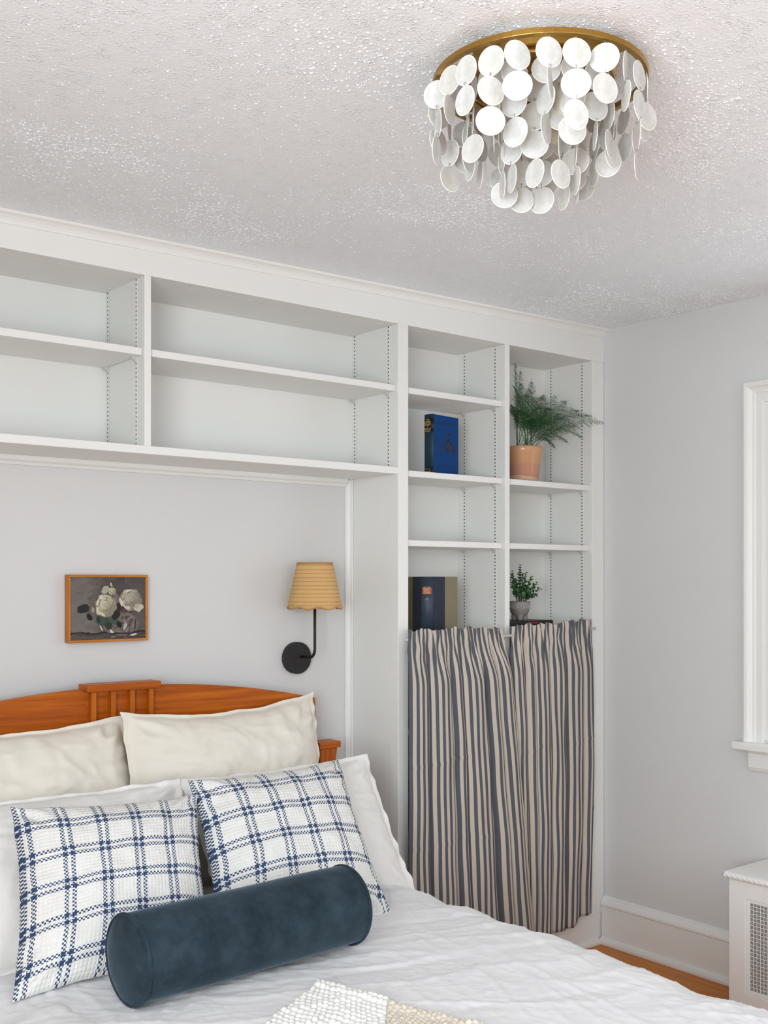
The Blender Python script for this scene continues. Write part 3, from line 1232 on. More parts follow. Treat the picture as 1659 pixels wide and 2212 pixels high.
# ------------------------------------------------------------------ wall lamp
SX, SY = 2.134, 3.022
wl = thing('wall_sconce', 'black wall sconce with a scalloped woven straw shade', 'wall lamp', (2.12, YW, 1.174))
m = MB()
n = 48
vs = []
for y, r in ((YW, .0545), (YW - .020, .0545), (YW - .022, .053)):
    vs += [(2.12 + r * cos(2 * pi * k / n), y, 1.174 + r * sin(2 * pi * k / n)) for k in range(n)]
fs = [tuple(range(n)), tuple(range(3 * n - 1, 2 * n - 1, -1))]
for l in range(2):
    fs += [(l * n + k, l * n + (k + 1) % n, (l + 1) * n + (k + 1) % n, (l + 1) * n + k) for k in range(n)]
MB().add(vs, fs).build('backplate', 'black', wl)
MB().tube([(2.0650, YW - .011, 1.174), (2.0642, YW - .011, 1.174)], .0022, 10).build('set_screw', 'steel', wl)
path = [(2.134, YW - .015, 1.178), (2.134, YW - .060, 1.178)]
for k in range(1, 9):
    t = k / 8 * pi / 2
    path.append((2.134, YW - .068 - .030 * sin(t), 1.178 + .030 * (1 - cos(t))))
path += [(2.134, SY, 1.25), (2.134, SY, 1.385)]
MB().tube(path, .0050, 12).build('arm', 'black', wl, smooth=True)
MB().lathe([(.0001, 1.375), (.015, 1.375), (.016, 1.380), (.016, 1.415), (.0001, 1.415)], 24, (SX, SY, 0), False).build('socket', 'black', wl)
MB().lathe([(.0001, 1.415), (.012, 1.415), (.014, 1.425), (.027, 1.450), (.027, 1.462), (.018, 1.480), (.0001, 1.487)], 24, (SX, SY, 0), False).build('bulb', 'bulb', wl, smooth=True)
ZB, ZT, RB, RT = 1.350, 1.499, .0905, .0600
m = MB()
NU, NV = 120, 14
uv = []


def scal(a):
    return .0034 * (1 - cos(a * 8 + .6)) + .001


def shp(i, j):
    a = 2 * pi * i / (NU - 1)
    t = j / (NV - 1)
    zb = ZB + scal(a) - .008
    z = zb + (ZT - zb) * t
    f = (z - ZB) / (ZT - ZB)
    r = RB + (RT - RB) * f + .0015 * sin(a * 8) * (1 - t) ** 3
    uv.append((i / (NU - 1), f))
    return (SX + r * cos(a), SY + r * sin(a), z)


m.grid(NU, NV, shp)
sh = m.build('lamp_shade', 'shade', wl, smooth=True, uv=uv, solid=.0012, recalc=False)
MB().tube([(SX + (RB + (RT - RB) * ((ZB + scal(a) - .008) - ZB) / (ZT - ZB) + .0015 * sin(a * 8)) * cos(a), SY + (RB + .0015 * sin(a * 8)) * sin(a), ZB + scal(a) - .008)
           for a in [2 * pi * k / 120 for k in range(121)]], .0024, 6).build('scalloped_binding', 'shadetrim', sh, smooth=True)
m = MB()
m.lathe([(RT + .0022, ZT - .007), (RT + .0012, ZT + .001), (RT - .001, ZT + .001), (RT - .001, ZT - .007)], 60, (SX, SY, 0), False)
m.build('top_binding', 'shadetrim', sh, smooth=True)

# ------------------------------------------------------------------ flower painting
PX0, PX1, PZ0, PZ1, PD = 1.297, 1.553, 1.254, 1.456, .028
pic = thing('framed_painting', 'small painting of white roses in a glass bowl in a thin wooden frame', 'painting', ((PX0 + PX1) / 2, YW, PZ0))
fw = .0075
yf = YW - PD
box('frame_bar', 'framewood', pic, PX0, PX1, yf, YW, PZ1 - fw, PZ1, .001)
box('frame_bar', 'framewood', pic, PX0, PX1, yf, YW, PZ0, PZ0 + fw, .001)
box('frame_bar', 'framewoodz', pic, PX0, PX0 + fw, yf, YW, PZ0 + fw, PZ1 - fw, .001)
box('frame_bar', 'framewoodz', pic, PX1 - fw, PX1, yf, YW, PZ0 + fw, PZ1 - fw, .001)
rng = random.Random(5)
cv, cf, cc = [], [], []
CX0, CX1, CZ0, CZ1 = PX0 + fw, PX1 - fw, PZ0 + fw, PZ1 - fw
CW, CHT = CX1 - CX0, CZ1 - CZ0
layer = [0]


def poly2(pts, col):
    layer[0] += 1
    y = yf + .0045 - layer[0] * .0000045
    k = len(cv)
    for u, v in pts:
        u, v = max(0, min(1, u)), max(0, min(1, v))
        cv.append((CX0 + u * CW, y, CZ0 + v * CHT))
    cf.append(tuple(range(k, k + len(pts))))
    cc.append(lin(*[max(0, min(255, c)) for c in col]))


def dab(u, v, a, b, ang, col, jit=.25, n=10):
    asp = CW / CHT
    pts = []
    for k in range(n):
        t = 2 * pi * k / n
        r = 1 + rng.uniform(-jit, jit)
        x, y = a * r * cos(t), b * r * sin(t)
        pts.append((u + x * cos(ang) - y * sin(ang), v + (x * sin(ang) + y * cos(ang)) * asp))
    poly2(pts, col)


poly2([(0, 0), (1, 0), (1, 1), (0, 1)], (92, 84, 79))
for k in range(420):
    u, v = rng.random(), rng.uniform(.12, 1)
    g = 122 - 36 * sm(.15, .6, u) + 10 * (u > .75) - 10 * v + rng.uniform(-5, 5)
    dab(u, v, rng.uniform(.03, .09), rng.uniform(.02, .05), rng.uniform(-.6, 1.2), (g, g * .93, g * .89))
for k in range(40):
    u, v = rng.random(), rng.uniform(0, .10)
    g = 66 + 26 * (1 - u) * (v < .07) + rng.uniform(-8, 8)
    dab(u, v, rng.uniform(.05, .12), .014, rng.uniform(-.1, .12), (g, g * .92, g * .88))
for k in range(16):
    dab(k / 15, .105 + .012 * sin(k), .06, .010, .05, (44, 34, 31))
# glass bowl
dab(.66, .25, .245, .150, 0, (116, 104, 99), .05, 26)
for k in range(46):
    t = rng.uniform(0, 2 * pi)
    r = sqrt(rng.random())
    u, v = .66 + .22 * r * cos(t), .25 + .155 * r * sin(t)
    g = rng.choice([84, 100, 118, 136, 150, 72])
    dab(u, v, rng.uniform(.015, .05), rng.uniform(.008, .02), rng.uniform(-1, 1), (g, g * .90, g * .87))
for u, v, a, b, an, c in ((.72, .20, .05, .022, 1.1, (188, 176, 166)), (.54, .12, .030, .014, -.6, (222, 214, 190)), (.40, .18, .010, .040, .5, (206, 200, 188)),
                          (.84, .065, .045, .013, .1, (214, 206, 190)), (.78, .33, .05, .010, .5, (150, 138, 130)), (.86, .22, .012, .08, -.1, (60, 54, 50)),
                          (.56, .035, .04, .008, 0, (150, 144, 136)), (.66, .09, .20, .012, 0, (38, 30, 28))):
    dab(u, v, a, b, an, c)
# leaves
for u, v, a, b, an, c in ((.17, .50, .088, .058, .15, (36, 38, 34)), (.245, .36, .036, .044, .5, (30, 20, 20)), (.46, .28, .075, .05, .3, (52, 62, 54)),
                          (.40, .30, .05, .06, .9, (62, 76, 68)), (.56, .30, .075, .045, -.3, (70, 84, 72)), (.64, .24, .035, .05, .7, (26, 26, 26)), (.60, .40, .07, .06, .6, (32, 30, 30)),
                          (.62, .52, .05, .07, 1.2, (44, 36, 34)), (.50, .22, .05, .045, .2, (44, 54, 46)), (.72, .47, .06, .035, .3, (78, 64, 60)), (.80, .46, .035, .03, .5, (60, 50, 46)),
                          (.54, .62, .035, .07, .4, (54, 42, 38)), (.36, .32, .025, .05, .2, (40, 50, 46)), (.28, .45, .04, .06, .6, (104, 92, 84)), (.60, .66, .04, .07, .3, (118, 106, 106))):
    dab(u, v, a, b, an, c, .18, 12)


def rose(u, v, R, hi, lo, n=54):
    dab(u, v, R, R * .94, 0, lo, .10, 20)
    for k in range(n):
        r = R * (1 - k / n) * .92
        t = k * 2.4 + rng.uniform(-.3, .3)
        uu, vv = u + r * cos(t), v + r * sin(t) * CW / CHT
        f = .5 + .5 * cos(t - 2.5) + rng.uniform(-.25, .25)
        f = max(0, min(1, f))
        c = [lo[q] + (hi[q] - lo[q]) * f for q in range(3)]
        dab(uu, vv, R * rng.uniform(.14, .30), R * rng.uniform(.07, .14), t + pi / 2, c, .2, 9)
    for k in range(7):
        t = rng.uniform(1.6, 4.4)
        dab(u + R * .8 * cos(t), v + R * .8 * sin(t) * CW / CHT, R * .20, R * .06, t + pi / 2, (226, 218, 192), .2, 8)


rose(.80, .635, .150, (184, 176, 160), (136, 126, 114))
rose(.46, .545, .148, (206, 198, 172), (142, 132, 112))
rose(.545, .775, .052, (216, 204, 160), (160, 150, 118), 20)
for u, v, a, b, an, c in ((.45, .80, .045, .062, -.3, (168, 168, 152)), (.53, .88, .016, .030, .4, (190, 184, 140)), (.905, .50, .062, .050, .5, (200, 192, 166)), (.88, .53, .04, .03, .8, (178, 168, 150)),
                          (.42, .40, .045, .020, -.6, (214, 204, 166)), (.36, .43, .03, .02, -.7, (206, 198, 170)), (.66, .60, .020, .055, .3, (214, 206, 182)), (.76, .50, .030, .028, .4, (206, 198, 176)), (.29, .48, .02, .04, .2, (160, 150, 132))):
    dab(u, v, a, b, an, c)
me = bpy.data.meshes.new('painted_canvas')
inv = frame(pic).inverted()
me.from_pydata([inv @ Vector(p) for p in cv], [], cf)
ca = me.color_attributes.new('Col', 'FLOAT_COLOR', 'CORNER')
li = 0
for p, c in zip(me.polygons, cc):
    for _ in p.vertices:
        ca.data[li].color = c
        li += 1
me.materials.append(MAT['canvas'])
o = bpy.data.objects.new('painted_canvas', me)
COL.objects.link(o)
o.parent = pic
box('canvas_board', 'dark', pic, CX0, CX1, yf + .0050, yf + .012, CZ0, CZ1, 0)

# ------------------------------------------------------------------ books
# upright blue book
bk = thing('book', 'blue clothbound book standing upright with dark lettering on its cover', 'book', (2.562, 2.905, 1.816), radians(9.4))
H, Wd, T = .213, .146, .040
m = MB()
m.box(0.004, Wd, 0, .0028, 0, H).box(.004, Wd, T - .0028, T, 0, H)
MB().box(0.004, Wd, 0, .0028, 0, H).build('front_board', 'blueboard', bk, bevel=.0012, world=False)
MB().box(0.004, Wd, T - .0028, T, 0, H).build('rear_board', 'blueboard', bk, bevel=.0012, world=False)
MB().box(.006, Wd - .005, .0030, T - .0030, .003, H - .003).build('page_block', 'paper', bk, world=False)


def spine(z0, z1, off, mat, name, x0=0.0):
    m = MB()
    n = 10
    m.grid(n + 1, 2, lambda i, j: (.005 - (.008 + off) * sin(pi * (.08 + .84 * i / n)), T / 2 - (T / 2 + off * .3) * cos(pi * i / n), z0 if j == 0 else z1))
    return m.build(name, mat, bk, smooth=True, world=False, solid=.0012, recalc=False)


spine(0, H, 0.0, 'spineblue', 'spine')
spine(.150, .198, .0008, 'inkblack', 'title_panel')
spine(.001, .024, .0008, 'inkblack', 'publisher_panel')
R90 = (radians(90), 0, radians(-90))
for s, z, sz, sx in (('THE', .1925, .0085, 1.0), ('JUNIOR', .184, .0098, .78), ('CLASSICS', .1755, .0098, .66), ('3', .168, .0085, 1.0), ('Myths and', .1608, .0085, .78), ('Legends', .1535, .0085, .85), ('COLLIER', .0085, .0090, .75)):
    text(s, sz, 'gilt', bk, (-.0052, T / 2, z), R90, sx=sx, name='spine_lettering', extrude=.0006)
MB().box(-.0064, -.0054, T / 2 - .012, T / 2 - .002, .0180, .0194).box(-.0064, -.0054, T / 2 + .001, T / 2 + .013, .0180, .0194).build('gilt_rule', 'gilt', bk, world=False)
text("THE YOUNG FOLKS'", .0145, 'bluedark', bk, (.078, -.0002, .182), (radians(90), 0, 0), sx=.82, name='cover_lettering')
text('SHELF OF BOOKS', .0145, 'bluedark', bk, (.082, -.0002, .034), (radians(90), 0, 0), sx=.82, name='cover_lettering')
# stamped cover vignette: mounted figures on a hill with a tree, as a flat dark print
rng = random.Random(3)
m = MB()


def blot(u, v, a, b, n=9, jit=.3, ang=0.0):
    k = len(m.v)
    for q in range(n):
        t = 2 * pi * q / n
        r = 1 + rng.uniform(-jit, jit)
        x, z = a * r * cos(t), b * r * sin(t)
        m.v.append((u + x * cos(ang) - z * sin(ang), -.00025, v + x * sin(ang) + z * cos(ang)))
    m.f.append(tuple(range(k, k + n)))


for u, v, a, b, an in ((.042, .095, .009, .012, .2), (.035, .112, .0016, .016, 0), (.043, .116, .0016, .016, 0.05), (.060, .086, .020, .0012, .1), (.074, .100, .006, .016, .3), (.085, .108, .007, .024, -.2),
                       (.080, .130, .010, .012, .4), (.092, .140, .006, .012, -.3), (.098, .122, .006, .012, .5), (.096, .100, .005, .020, 0), (.106, .112, .004, .018, .2), (.118, .100, .011, .013, .2), (.122, .088, .006, .010, -.3),
                       (.088, .086, .004, .014, 0), (.100, .082, .003, .012, .2), (.110, .086, .016, .0012, -.1), (.066, .104, .004, .008, .8), (.089, .152, .006, .008, .3)):
    blot(u, v, a, b, ang=an)
m.build('cover_picture', 'bluedark', bk, world=False, recalc=False)

# navy and tan book standing half open, spine outwards
Hb = .203
ob = thing('book', 'navy and tan quarter-bound book standing half open with its spine outwards', 'book', (2.534, 2.905, 1.250), radians(-47.3))
SW = .0440
m = MB()
n = 10
m.grid(n + 1, 2, lambda i, j: (-SW / 2 + SW * i / n, .0045 - .0045 * sin(pi * i / n) * 1.4, 0 if j == 0 else Hb))
m.build('spine', 'navyspine', ob, smooth=True, world=False, solid=.0014, recalc=False)
for s in (-1, 1):
    ang = radians(55.5)
    d = Vector((s * cos(ang), sin(ang), 0))
    nn = Vector((-s * sin(ang), cos(ang), 0))
    h0 = Vector((s * (SW / 2 + .0006), .0050, 0))

    def slab(a0, a1, t0, t1):
        P = [h0 + d * a + nn * t for a, t in ((a0, t0), (a1, t0), (a1, t1), (a0, t1))]
        return MB().add([(p.x, p.y, 0) for p in P] + [(p.x, p.y, Hb) for p in P], [(0, 3, 2, 1), (4, 5, 6, 7), (0, 1, 5, 4), (1, 2, 6, 5), (2, 3, 7, 6), (3, 0, 4, 7)])
    slab(0, .134, .0004, .0030).build('board', 'tanboard', ob, bevel=.0012, world=False)
    slab(-.0004, .062, -.0003, .0004).build('cloth_quarter', 'navy', ob, world=False)
    slab(.004, .126, .0036, .016).build('page_block', 'paper', ob, world=False)
MB().box(-.0155, .0155, -.0026, -.0018, .142, .163).build('spine_label', 'redlabel', ob, world=False)
for z in (.1438, .1612):
    MB().box(-.0155, .0155, -.00275, -.0025, z - .0004, z + .0004).build('gilt_rule', 'gilt', ob, world=False)
text('Mark', .0085, 'gilt', ob, (0, -.0027, .1565), (radians(90), 0, 0), name='spine_lettering')
text('Twain', .0085, 'gilt', ob, (0, -.0027, .1490), (radians(90), 0, 0), name='spine_lettering')
text('The', .0050, 'gilt', ob, (0, -.0022, .1260), (radians(90), 0, 0), name='spine_lettering', extrude=.0006)
MB().box(-.006, -.001, -.0024, -.0016, .1208, .1220).box(.001, .006, -.0024, -.0016, .1208, .1220).build('gilt_rule', 'gilt', ob, world=False)
m = MB()
for i in range(9):
    u = -.013 + .026 * i / 8
    hgt = .0035 * (1 - abs(u) / .016)
    m.box(u - .0008, u + .0008, -.0024, -.0018, .1645, .1650 + hgt)
m.build('gilt_ornament', 'gilt', ob, world=False)

# two books lying flat under the small plant
fb = thing('book', 'black hardback book lying flat under the small footed plant pot', 'book', (3.062, 2.985, 1.2685), radians(-5))
MB().box(-.135, .112, -.085, .085, .0150, .0185).build('upper_board', 'blackcover', fb, bevel=.001, world=False)
MB().box(-.135, .112, -.085, .085, 0, .0030).build('lower_board', 'blackcover', fb, bevel=.001, world=False)
MB().box(-.133, .109, -.080, .083, .0032, .0148).build('page_block', 'dark', fb, world=False)
MB().box(-.135, .112, -.087, -.083, 0, .0185).build('spine', 'blackcover', fb, bevel=.001, world=False)
MB().box(-.02, .035, -.0875, -.0868, .006, .0125).build('spine_label', 'redprint', fb, world=False)
fb2 = thing('book', 'brown hardback book lying flat beneath the black book', 'book', (2.985, 2.975, 1.250), radians(4))
MB().box(-.085, .085, -.080, .085, .0152, .0182).build('upper_board', 'browncover', fb2, bevel=.001, world=False)
MB().box(-.085, .085, -.080, .085, 0, .0030).build('lower_board', 'browncover', fb2, bevel=.001, world=False)
MB().box(-.083, .082, -.076, .083, .0032, .0150).build('page_block', 'paper', fb2, world=False)
MB().box(-.085, .085, -.082, -.078, 0, .0182).build('spine', 'browncover', fb2, bevel=.001, world=False)

# ------------------------------------------------------------------ asparagus fern in its pot
FX, FY, FZ = 3.085, 2.965, 1.816
fern = thing('potted_fern', 'feathery asparagus fern in a glazed terracotta pot on the shelf', 'plant', (FX, FY, FZ))
MB().lathe([(.0001, .0), (.052, .0), (.054, .003), (.070, .118), (.0725, .124), (.0725, .136), (.070, .140), (.066, .139), (.064, .125), (.0001, .121)], 48, (0, 0, 0), False).build('plant_pot', 'pot', fern, smooth=True, world=False)
MB().lathe([(.0001, .127), (.0638, .125), (.0638, .120), (.0001, .120)], 32, (0, 0, 0), False).build('soil', 'soil', fern, world=False)


def frond(base, tip, lift, rng, width, dens=1.0, start=.30):
    """arching stem with flat feathery side sprays of needles"""
    B, Tp = Vector(base), Vector(tip)
    ctrl = B + (Tp - B) * .45 + Vector((0, 0, lift))
    n = 26
    P = []
    for i in range(n + 1):
        t = i / n
        P.append(B * (1 - t) ** 2 + ctrl * 2 * t * (1 - t) + Tp * t * t)
    m = MB()
    m.tube(P, [.0011 * (1 - .8 * i / n) + .0002 for i in range(n + 1)], 4)
    L = (Tp - B).length
    up = Vector((rng.uniform(-.5, .5), rng.uniform(-1, -.3), rng.uniform(.2, 1))).normalized()

    def needle(p, d, l, w):
        s = d.cross(Vector((rng.uniform(-1, 1), rng.uniform(-1, 1), rng.uniform(-1, 1))))
        if s.length < 1e-5:
            return
        s = s.normalized() * w
        k = len(m.v)
        e = p + d * l
        m.v.extend([tuple(p - s), tuple(p + s), tuple(e)])
        m.f.append((k, k + 1, k + 2))
    nb = int(24 * dens)
    for b in range(nb):
        t = start + (1 - start) * b / nb
        i = min(n - 1, int(t * n))
        p = P[i].lerp(P[i + 1], t * n - i)
        d = (P[i + 1] - P[i]).normalized()
        side = d.cross(up).normalized()
        env = sin(pi * min(1, (t - start) / (1 - start) * .75 + .22)) * (1 - .35 * (t - start) / (1 - start))
        for s in (-1, 1):
            bl = width * env * rng.uniform(.65, 1.1)
            bd = (d * rng.uniform(.55, .8) + side * s * .9 + up * rng.uniform(-.25, .25)).normalized()
            e = p + bd * bl
            k = len(m.v)
            w = up * .00035
            m.v.extend([tuple(p - w), tuple(p + w), tuple(e)])
            m.f.append((k, k + 1, k + 2))
            nn = max(4, int(bl / .0036))
            bs = bd.cross(up).normalized()
            for q in range(nn):
                pp = p + bd * bl * (q + .5) / nn
                for s2 in (-1, 1):
                    nd = (bd * .75 + bs * s2 * .8 + up * rng.uniform(-.3, .3)).normalized()
                    needle(pp, nd, rng.uniform(.007, .0125) * (1 - .4 * q / nn), .00066)
            needle(e, bd, .006, .0004)
    needle(P[-1], (P[-1] - P[-2]).normalized(), .018, .0006)
    return m


rng = random.Random(12)
FR = [((-.070, -.02, .455), .06, .040), ((-.050, -.03, .425), .06, .042), ((-.085, -.03, .360), .08, .050), ((-.045, -.05, .330), .10, .050), ((-.020, .00, .385), .06, .046), ((.010, -.03, .390), .06, .048), ((.040, .01, .370), .06, .050),
      ((.062, -.04, .335), .08, .050), ((.100, -.01, .350), .05, .050), ((.130, -.05, .345), .06, .050), ((.165, -.07, .325), .07, .052), ((.195, -.11, .285), .11, .052), ((.225, -.15, .265), .10, .052), ((.250, -.185, .235), .10, .050),
      ((.165, -.15, .175), .12, .045), ((.135, -.10, .160), .10, .045), ((.110, -.06, .140), .10, .040), ((-.08, -.09, .225), .12, .045), ((.035, -.11, .215), .12, .045), ((-.02, -.11, .275), .10, .050), ((.090, .02, .250), .08, .048),
      ((-.11, -.05, .280), .10, .045), ((.100, -.11, .245), .11, .048), ((.02, .05, .29), .08, .05), ((-.06, .05, .30), .08, .05), ((.07, -.07, .285), .10, .050), ((.18, -.10, .225), .10, .050), ((-.03, -.06, .24), .10, .05), ((.05, -.05, .25), .08, .05)]
for tip, lift, wd in FR:
    a = rng.uniform(0, 2 * pi)
    base = (.03 * cos(a), .03 * sin(a), .122)
    fm = frond(base, tip, lift, rng, wd)
    fm.build('frond', 'fern', fern, world=False, recalc=False)

# ------------------------------------------------------------------ small plant in a footed grey pot
GX, GY, GZ = 3.040, 2.945, 1.2870
sp = thing('potted_plant', 'small leafy green plant in a carved grey footed pot on the black book', 'plant', (GX, GY, GZ))
MB().lathe([(.0001, .012), (.016, .012), (.026, .018), (.034, .030), (.0385, .046), (.040, .058), (.0405, .072), (.039, .0735), (.0375, .072), (.037, .062), (.0001, .060)], 40, (0, 0, 0), False).build('plant_pot', 'concrete', sp, smooth=True, world=False)
for k in range(4):
    a = radians(50 + 90 * k)
    fx, fy = .020 * cos(a), .020 * sin(a)
    MB().lathe([(.0001, .0), (.0085, .0), (.0105, .004), (.0120, .016), (.010, .026), (.0001, .030)], 14, (fx, fy, 0), False).build('pot_foot', 'concrete', sp, smooth=True, world=False)
m = MB()
for k in range(44):
    a = 2 * pi * k / 44
    c, s = cos(a), sin(a)
    for r0, r1, z0, z1 in ((.0392, .0402, .0475, .0595),):
        w = .0008
        pts = [(c * r - s * q, s * r + c * q, z) for z in (z0, z1) for r, q in ((r0, -w), (r1 + (z - z0) * .06, -w), (r1 + (z - z0) * .06, w), (r0, w))]
        m.add(pts, [(0, 3, 2, 1), (4, 5, 6, 7), (0, 1, 5, 4), (1, 2, 6, 5), (2, 3, 7, 6), (3, 0, 4, 7)])
for z in (.0440, .0625, .0660):
    r = .0385 + (z - .046) * .1
    m.tube([((r + .0007) * cos(2 * pi * k / 40), (r + .0007) * sin(2 * pi * k / 40), z) for k in range(41)], .0007, 5)
m.build('carved_band', 'potline', sp, world=False)
MB().lathe([(.0001, .066), (.0372, .065), (.0372, .061), (.0001, .061)], 24, (0, 0, 0), False).build('soil', 'soil', sp, world=False)
# leaf: small spoon-shaped blade
m = MB()
LL = .0185
rows = [(0, .0006), (.2, .0046), (.45, .0080), (.7, .0084), (.88, .0056), (1, .0004)]
for t, w in rows:
    z = .0022 * sin(pi * t)
    m.v += [(-w, LL * t, z + w * .25), (0, LL * t, z), (w, LL * t, z + w * .25)]
for i in range(len(rows) - 1):
    for k in range(2):
        a = i * 3 + k
        m.f.append((a, a + 1, a + 4, a + 3))
leaf_me = m.mesh('leaf', smooth=True, recalc=False)
leaf_me.materials.append(MAT['leaf'])
rng = random.Random(9)
TIPS = [(-.045, 0, .175), (-.030, .01, .185), (-.012, -.01, .200), (.004, 0, .208), (.018, .0, .175), (.036, .0, .180), (.055, -.01, .165), (.070, -.02, .140), (.078, -.03, .120), (.062, -.03, .098), (-.055, -.02, .130), (-.04, -.03, .115),
        (-.01, -.035, .150), (.02, -.035, .140), (0, -.05, .110), (.03, -.05, .100), (-.025, -.045, .098), (.045, .02, .14), (-.02, .03, .15), (.015, .035, .155), (.04, -.035, .120)]
for tip in TIPS:
    Tp = Vector(tip)
    B = Vector((Tp.x * .25, Tp.y * .25, .064))
    ctrl = B + (Tp - B) * .5 + Vector((0, 0, .018))
    P = [B * (1 - t) ** 2 + ctrl * 2 * t * (1 - t) + Tp * t * t for t in [i / 8 for i in range(9)]]
    st = MB().tube(P, [.0011 - .0008 * i / 8 for i in range(9)], 5).build('sprig', 'sprigstem', sp, smooth=True, world=False)
    L = (Tp - B).length
    npair = max(4, int(L / .0155))
    for q in range(npair + 1):
        t = .25 + .75 * q / npair
        i = min(7, int(t * 8))
        p = P[i].lerp(P[i + 1], t * 8 - i)
        d = (P[i + 1] - P[i]).normalized()
        ref = d.cross(Vector((sin(q * 1.57), cos(q * 1.57), .2))).normalized()
        for s in (-1, 1):
            ld = (d * rng.uniform(.5, .9) + ref * s).normalized()
            lx = ld.cross(d + Vector((0, 0, .3))).normalized()
            lz = lx.cross(ld).normalized()
            M = Matrix((lx, ld, lz)).transposed()
            o = bpy.data.objects.new('leaf', leaf_me)
            COL.objects.link(o)
            o.parent = st
            o.location = p
            o.rotation_euler = M.to_euler()
            sc = rng.uniform(.75, 1.1) * (1.0 - .45 * max(0, t - .6) / .4)
            o.scale = (sc, sc, sc)

# ------------------------------------------------------------------ striped cafe curtains on tension rods


def curtain(label, top, bot, ztop, zbot, fabw, seed, nf, rise=0.0, ymid=2.822, edge_swell=0.0, hem=None, rod_x=None, over=0.0):
    rg = random.Random(seed)
    NU, NV = 300, 96
    zrod = ztop - .034
    amps = [rg.uniform(.6, 1.0) for _ in range(40)]
    ph = [rg.uniform(-.25, .25) for _ in range(40)]
    m = MB()
    uvs = []
    # uneven fold widths
    cuts = [0.0]
    for k in range(nf):
        cuts.append(cuts[-1] + rg.uniform(.65, 1.45))
    cuts = [c / cuts[-1] for c in cuts]

    def fold(u):
        for k in range(nf):
            if u <= cuts[k + 1] or k == nf - 1:
                return k, (u - cuts[k]) / (cuts[k + 1] - cuts[k])

    def P(i, j):
        u = i / (NU - 1)
        t = j / (NV - 1)
        # more rows around the gathered heading
        z = ztop - (ztop - zbot) * (t ** 1.25)
        z += rise * (u - .5)
        zz = ztop + rise * (u - .5) - z            # distance below the top edge
        g = exp(-((zz - .034) / .016) ** 2)         # rod pocket gather
        head = max(0, 1 - zz / .034)
        low = sm(.035, .20, zz)
        k, f = fold(u)
        tt0 = zz / (ztop - zbot)
        A = (.004 + .011 * low) * amps[k]
        # pleat: broad flat front, the rest tucked into the valley
        cs = low * (1 - .60 * tt0) * amps[k]
        e0 = .80 + .05 * nz(zz * 1.5 + seed, k * 2.3)
        g1 = f / e0 * (.80 + .15 * cs) if f < e0 else (.80 + .15 * cs) + (f - e0) / (1 - e0) * (.20 - .15 * cs)
        w_ = cuts[k + 1] - cuts[k]
        lean = .035 * nz(zz * 1.3 + seed * 2, k * 1.9) * low * sin(pi * f)
        x = cuts[k] + w_ * (f + (g1 - f) * low) + lean * w_
        y = -A * (sin(pi * f / e0) ** .8 * 1.0) if f < e0 else A * .9 * sin(pi * (f - e0) / (1 - e0))
        for zc, am in ((.46, .0022), (.74, .0022)):
            y -= am * exp(-(((zz - zc - .02 * nz(u * 3, zc)) / .006) ** 2)) * (1 if nz(u * 2.2 + seed, zc * 9) > -.1 else 0)
        # heading ruffles
        rf = nz(u * 26 + seed, zz * 10, 3.0)
        y += -.010 * (1 - low) * (1 - .45 * g) * rf * 1.7
        x += .010 * (1 - low) * nz(u * 17 + seed * 2, zz * 22, 9.0)
        z += .014 * head * nz(u * 12 + seed, 2.2) + .006 * head * nz(u * 34, seed)
        y += .006 * nz(u * 9, z * 5 + seed) * low
        tt = (ztop - z) / (ztop - zbot)
        xl = top[0] + (bot[0] - top[0]) * sm(0, 1, tt)
        xr = top[1] + (bot[1] - top[1]) * max(0, min(1, tt)) ** .8 + edge_swell * sin(pi * min(1, max(0, tt)))
        X = xl + (xr - xl) * x
        Y = ymid + y - .006 * low - over * sm(.62, .80, u) * sm(.05, .16, zz)
        if hem:
            z += sm(.75, 1, t) * hem(u)
        uvs.append((u * fabw, z))
        return (X, Y, z)
    m.grid(NU, NV, P)
    o = m.build('curtain', 'ticking', None, smooth=True, recalc=False, uv=uvs, solid=.0014)
    tag(o, label, 'curtain')
    rod = thing('curtain_rod', 'thin white rod in the heading of the ' + ('curtain beside the wall' if seed == 2 else 'curtain beside the alcove'), 'curtain rod', ((top[0] + top[1]) / 2, ymid, zrod))
    yr = ymid + .0094
    (xa, xb), dz_ = rod_x, rise * .4
    MB().tube([(xa, yr, zrod - dz_), (xb, yr, zrod + dz_)], .0045, 10).build('rod', 'paint', rod, smooth=True)
    for x, s in ((xa, -1), (xb, 1)):
        MB().tube([(x, yr, zrod + s * dz_), (x, YF + .0008, zrod + s * dz_)], .0055, 10).build('rod_bracket', 'paint', rod, smooth=True)
    # back of the sewn rod pocket
    m = MB()
    uvp = []

    def pk(i, j):
        u = i / 60
        uvp.append((u * fabw, j * .01))
        return (top[0] + .027 + (top[1] - top[0] - .034) * u, yr + .0058 + (-.0014 if j in (1, 2) else -.0075) + .0008 * nz(u * 30 + seed, j), zrod + rise * (u - .5) + (.017, .008, -.008, -.017)[j])
    m.grid(61, 4, pk)
    m.build('rod_pocket', 'ticking', o, smooth=True, recalc=False, uv=uvp)
    return o


curtain('striped cafe curtain hanging beside the bed alcove', (2.368, 2.808), (2.366, 2.955), 1.272, .128, .640, 5, 6, ymid=2.8125, rod_x=(2.390, 2.872), over=.016)
curtain('striped cafe curtain hanging beside the right wall', (2.866, 3.318), (2.905, 3.304), 1.279, .118, .585, 2, 6, rise=.014, ymid=2.828, edge_swell=.018, rod_x=(2.881, 3.354),
        hem=lambda u: .030 * sm(.72, .80, u) - .012)

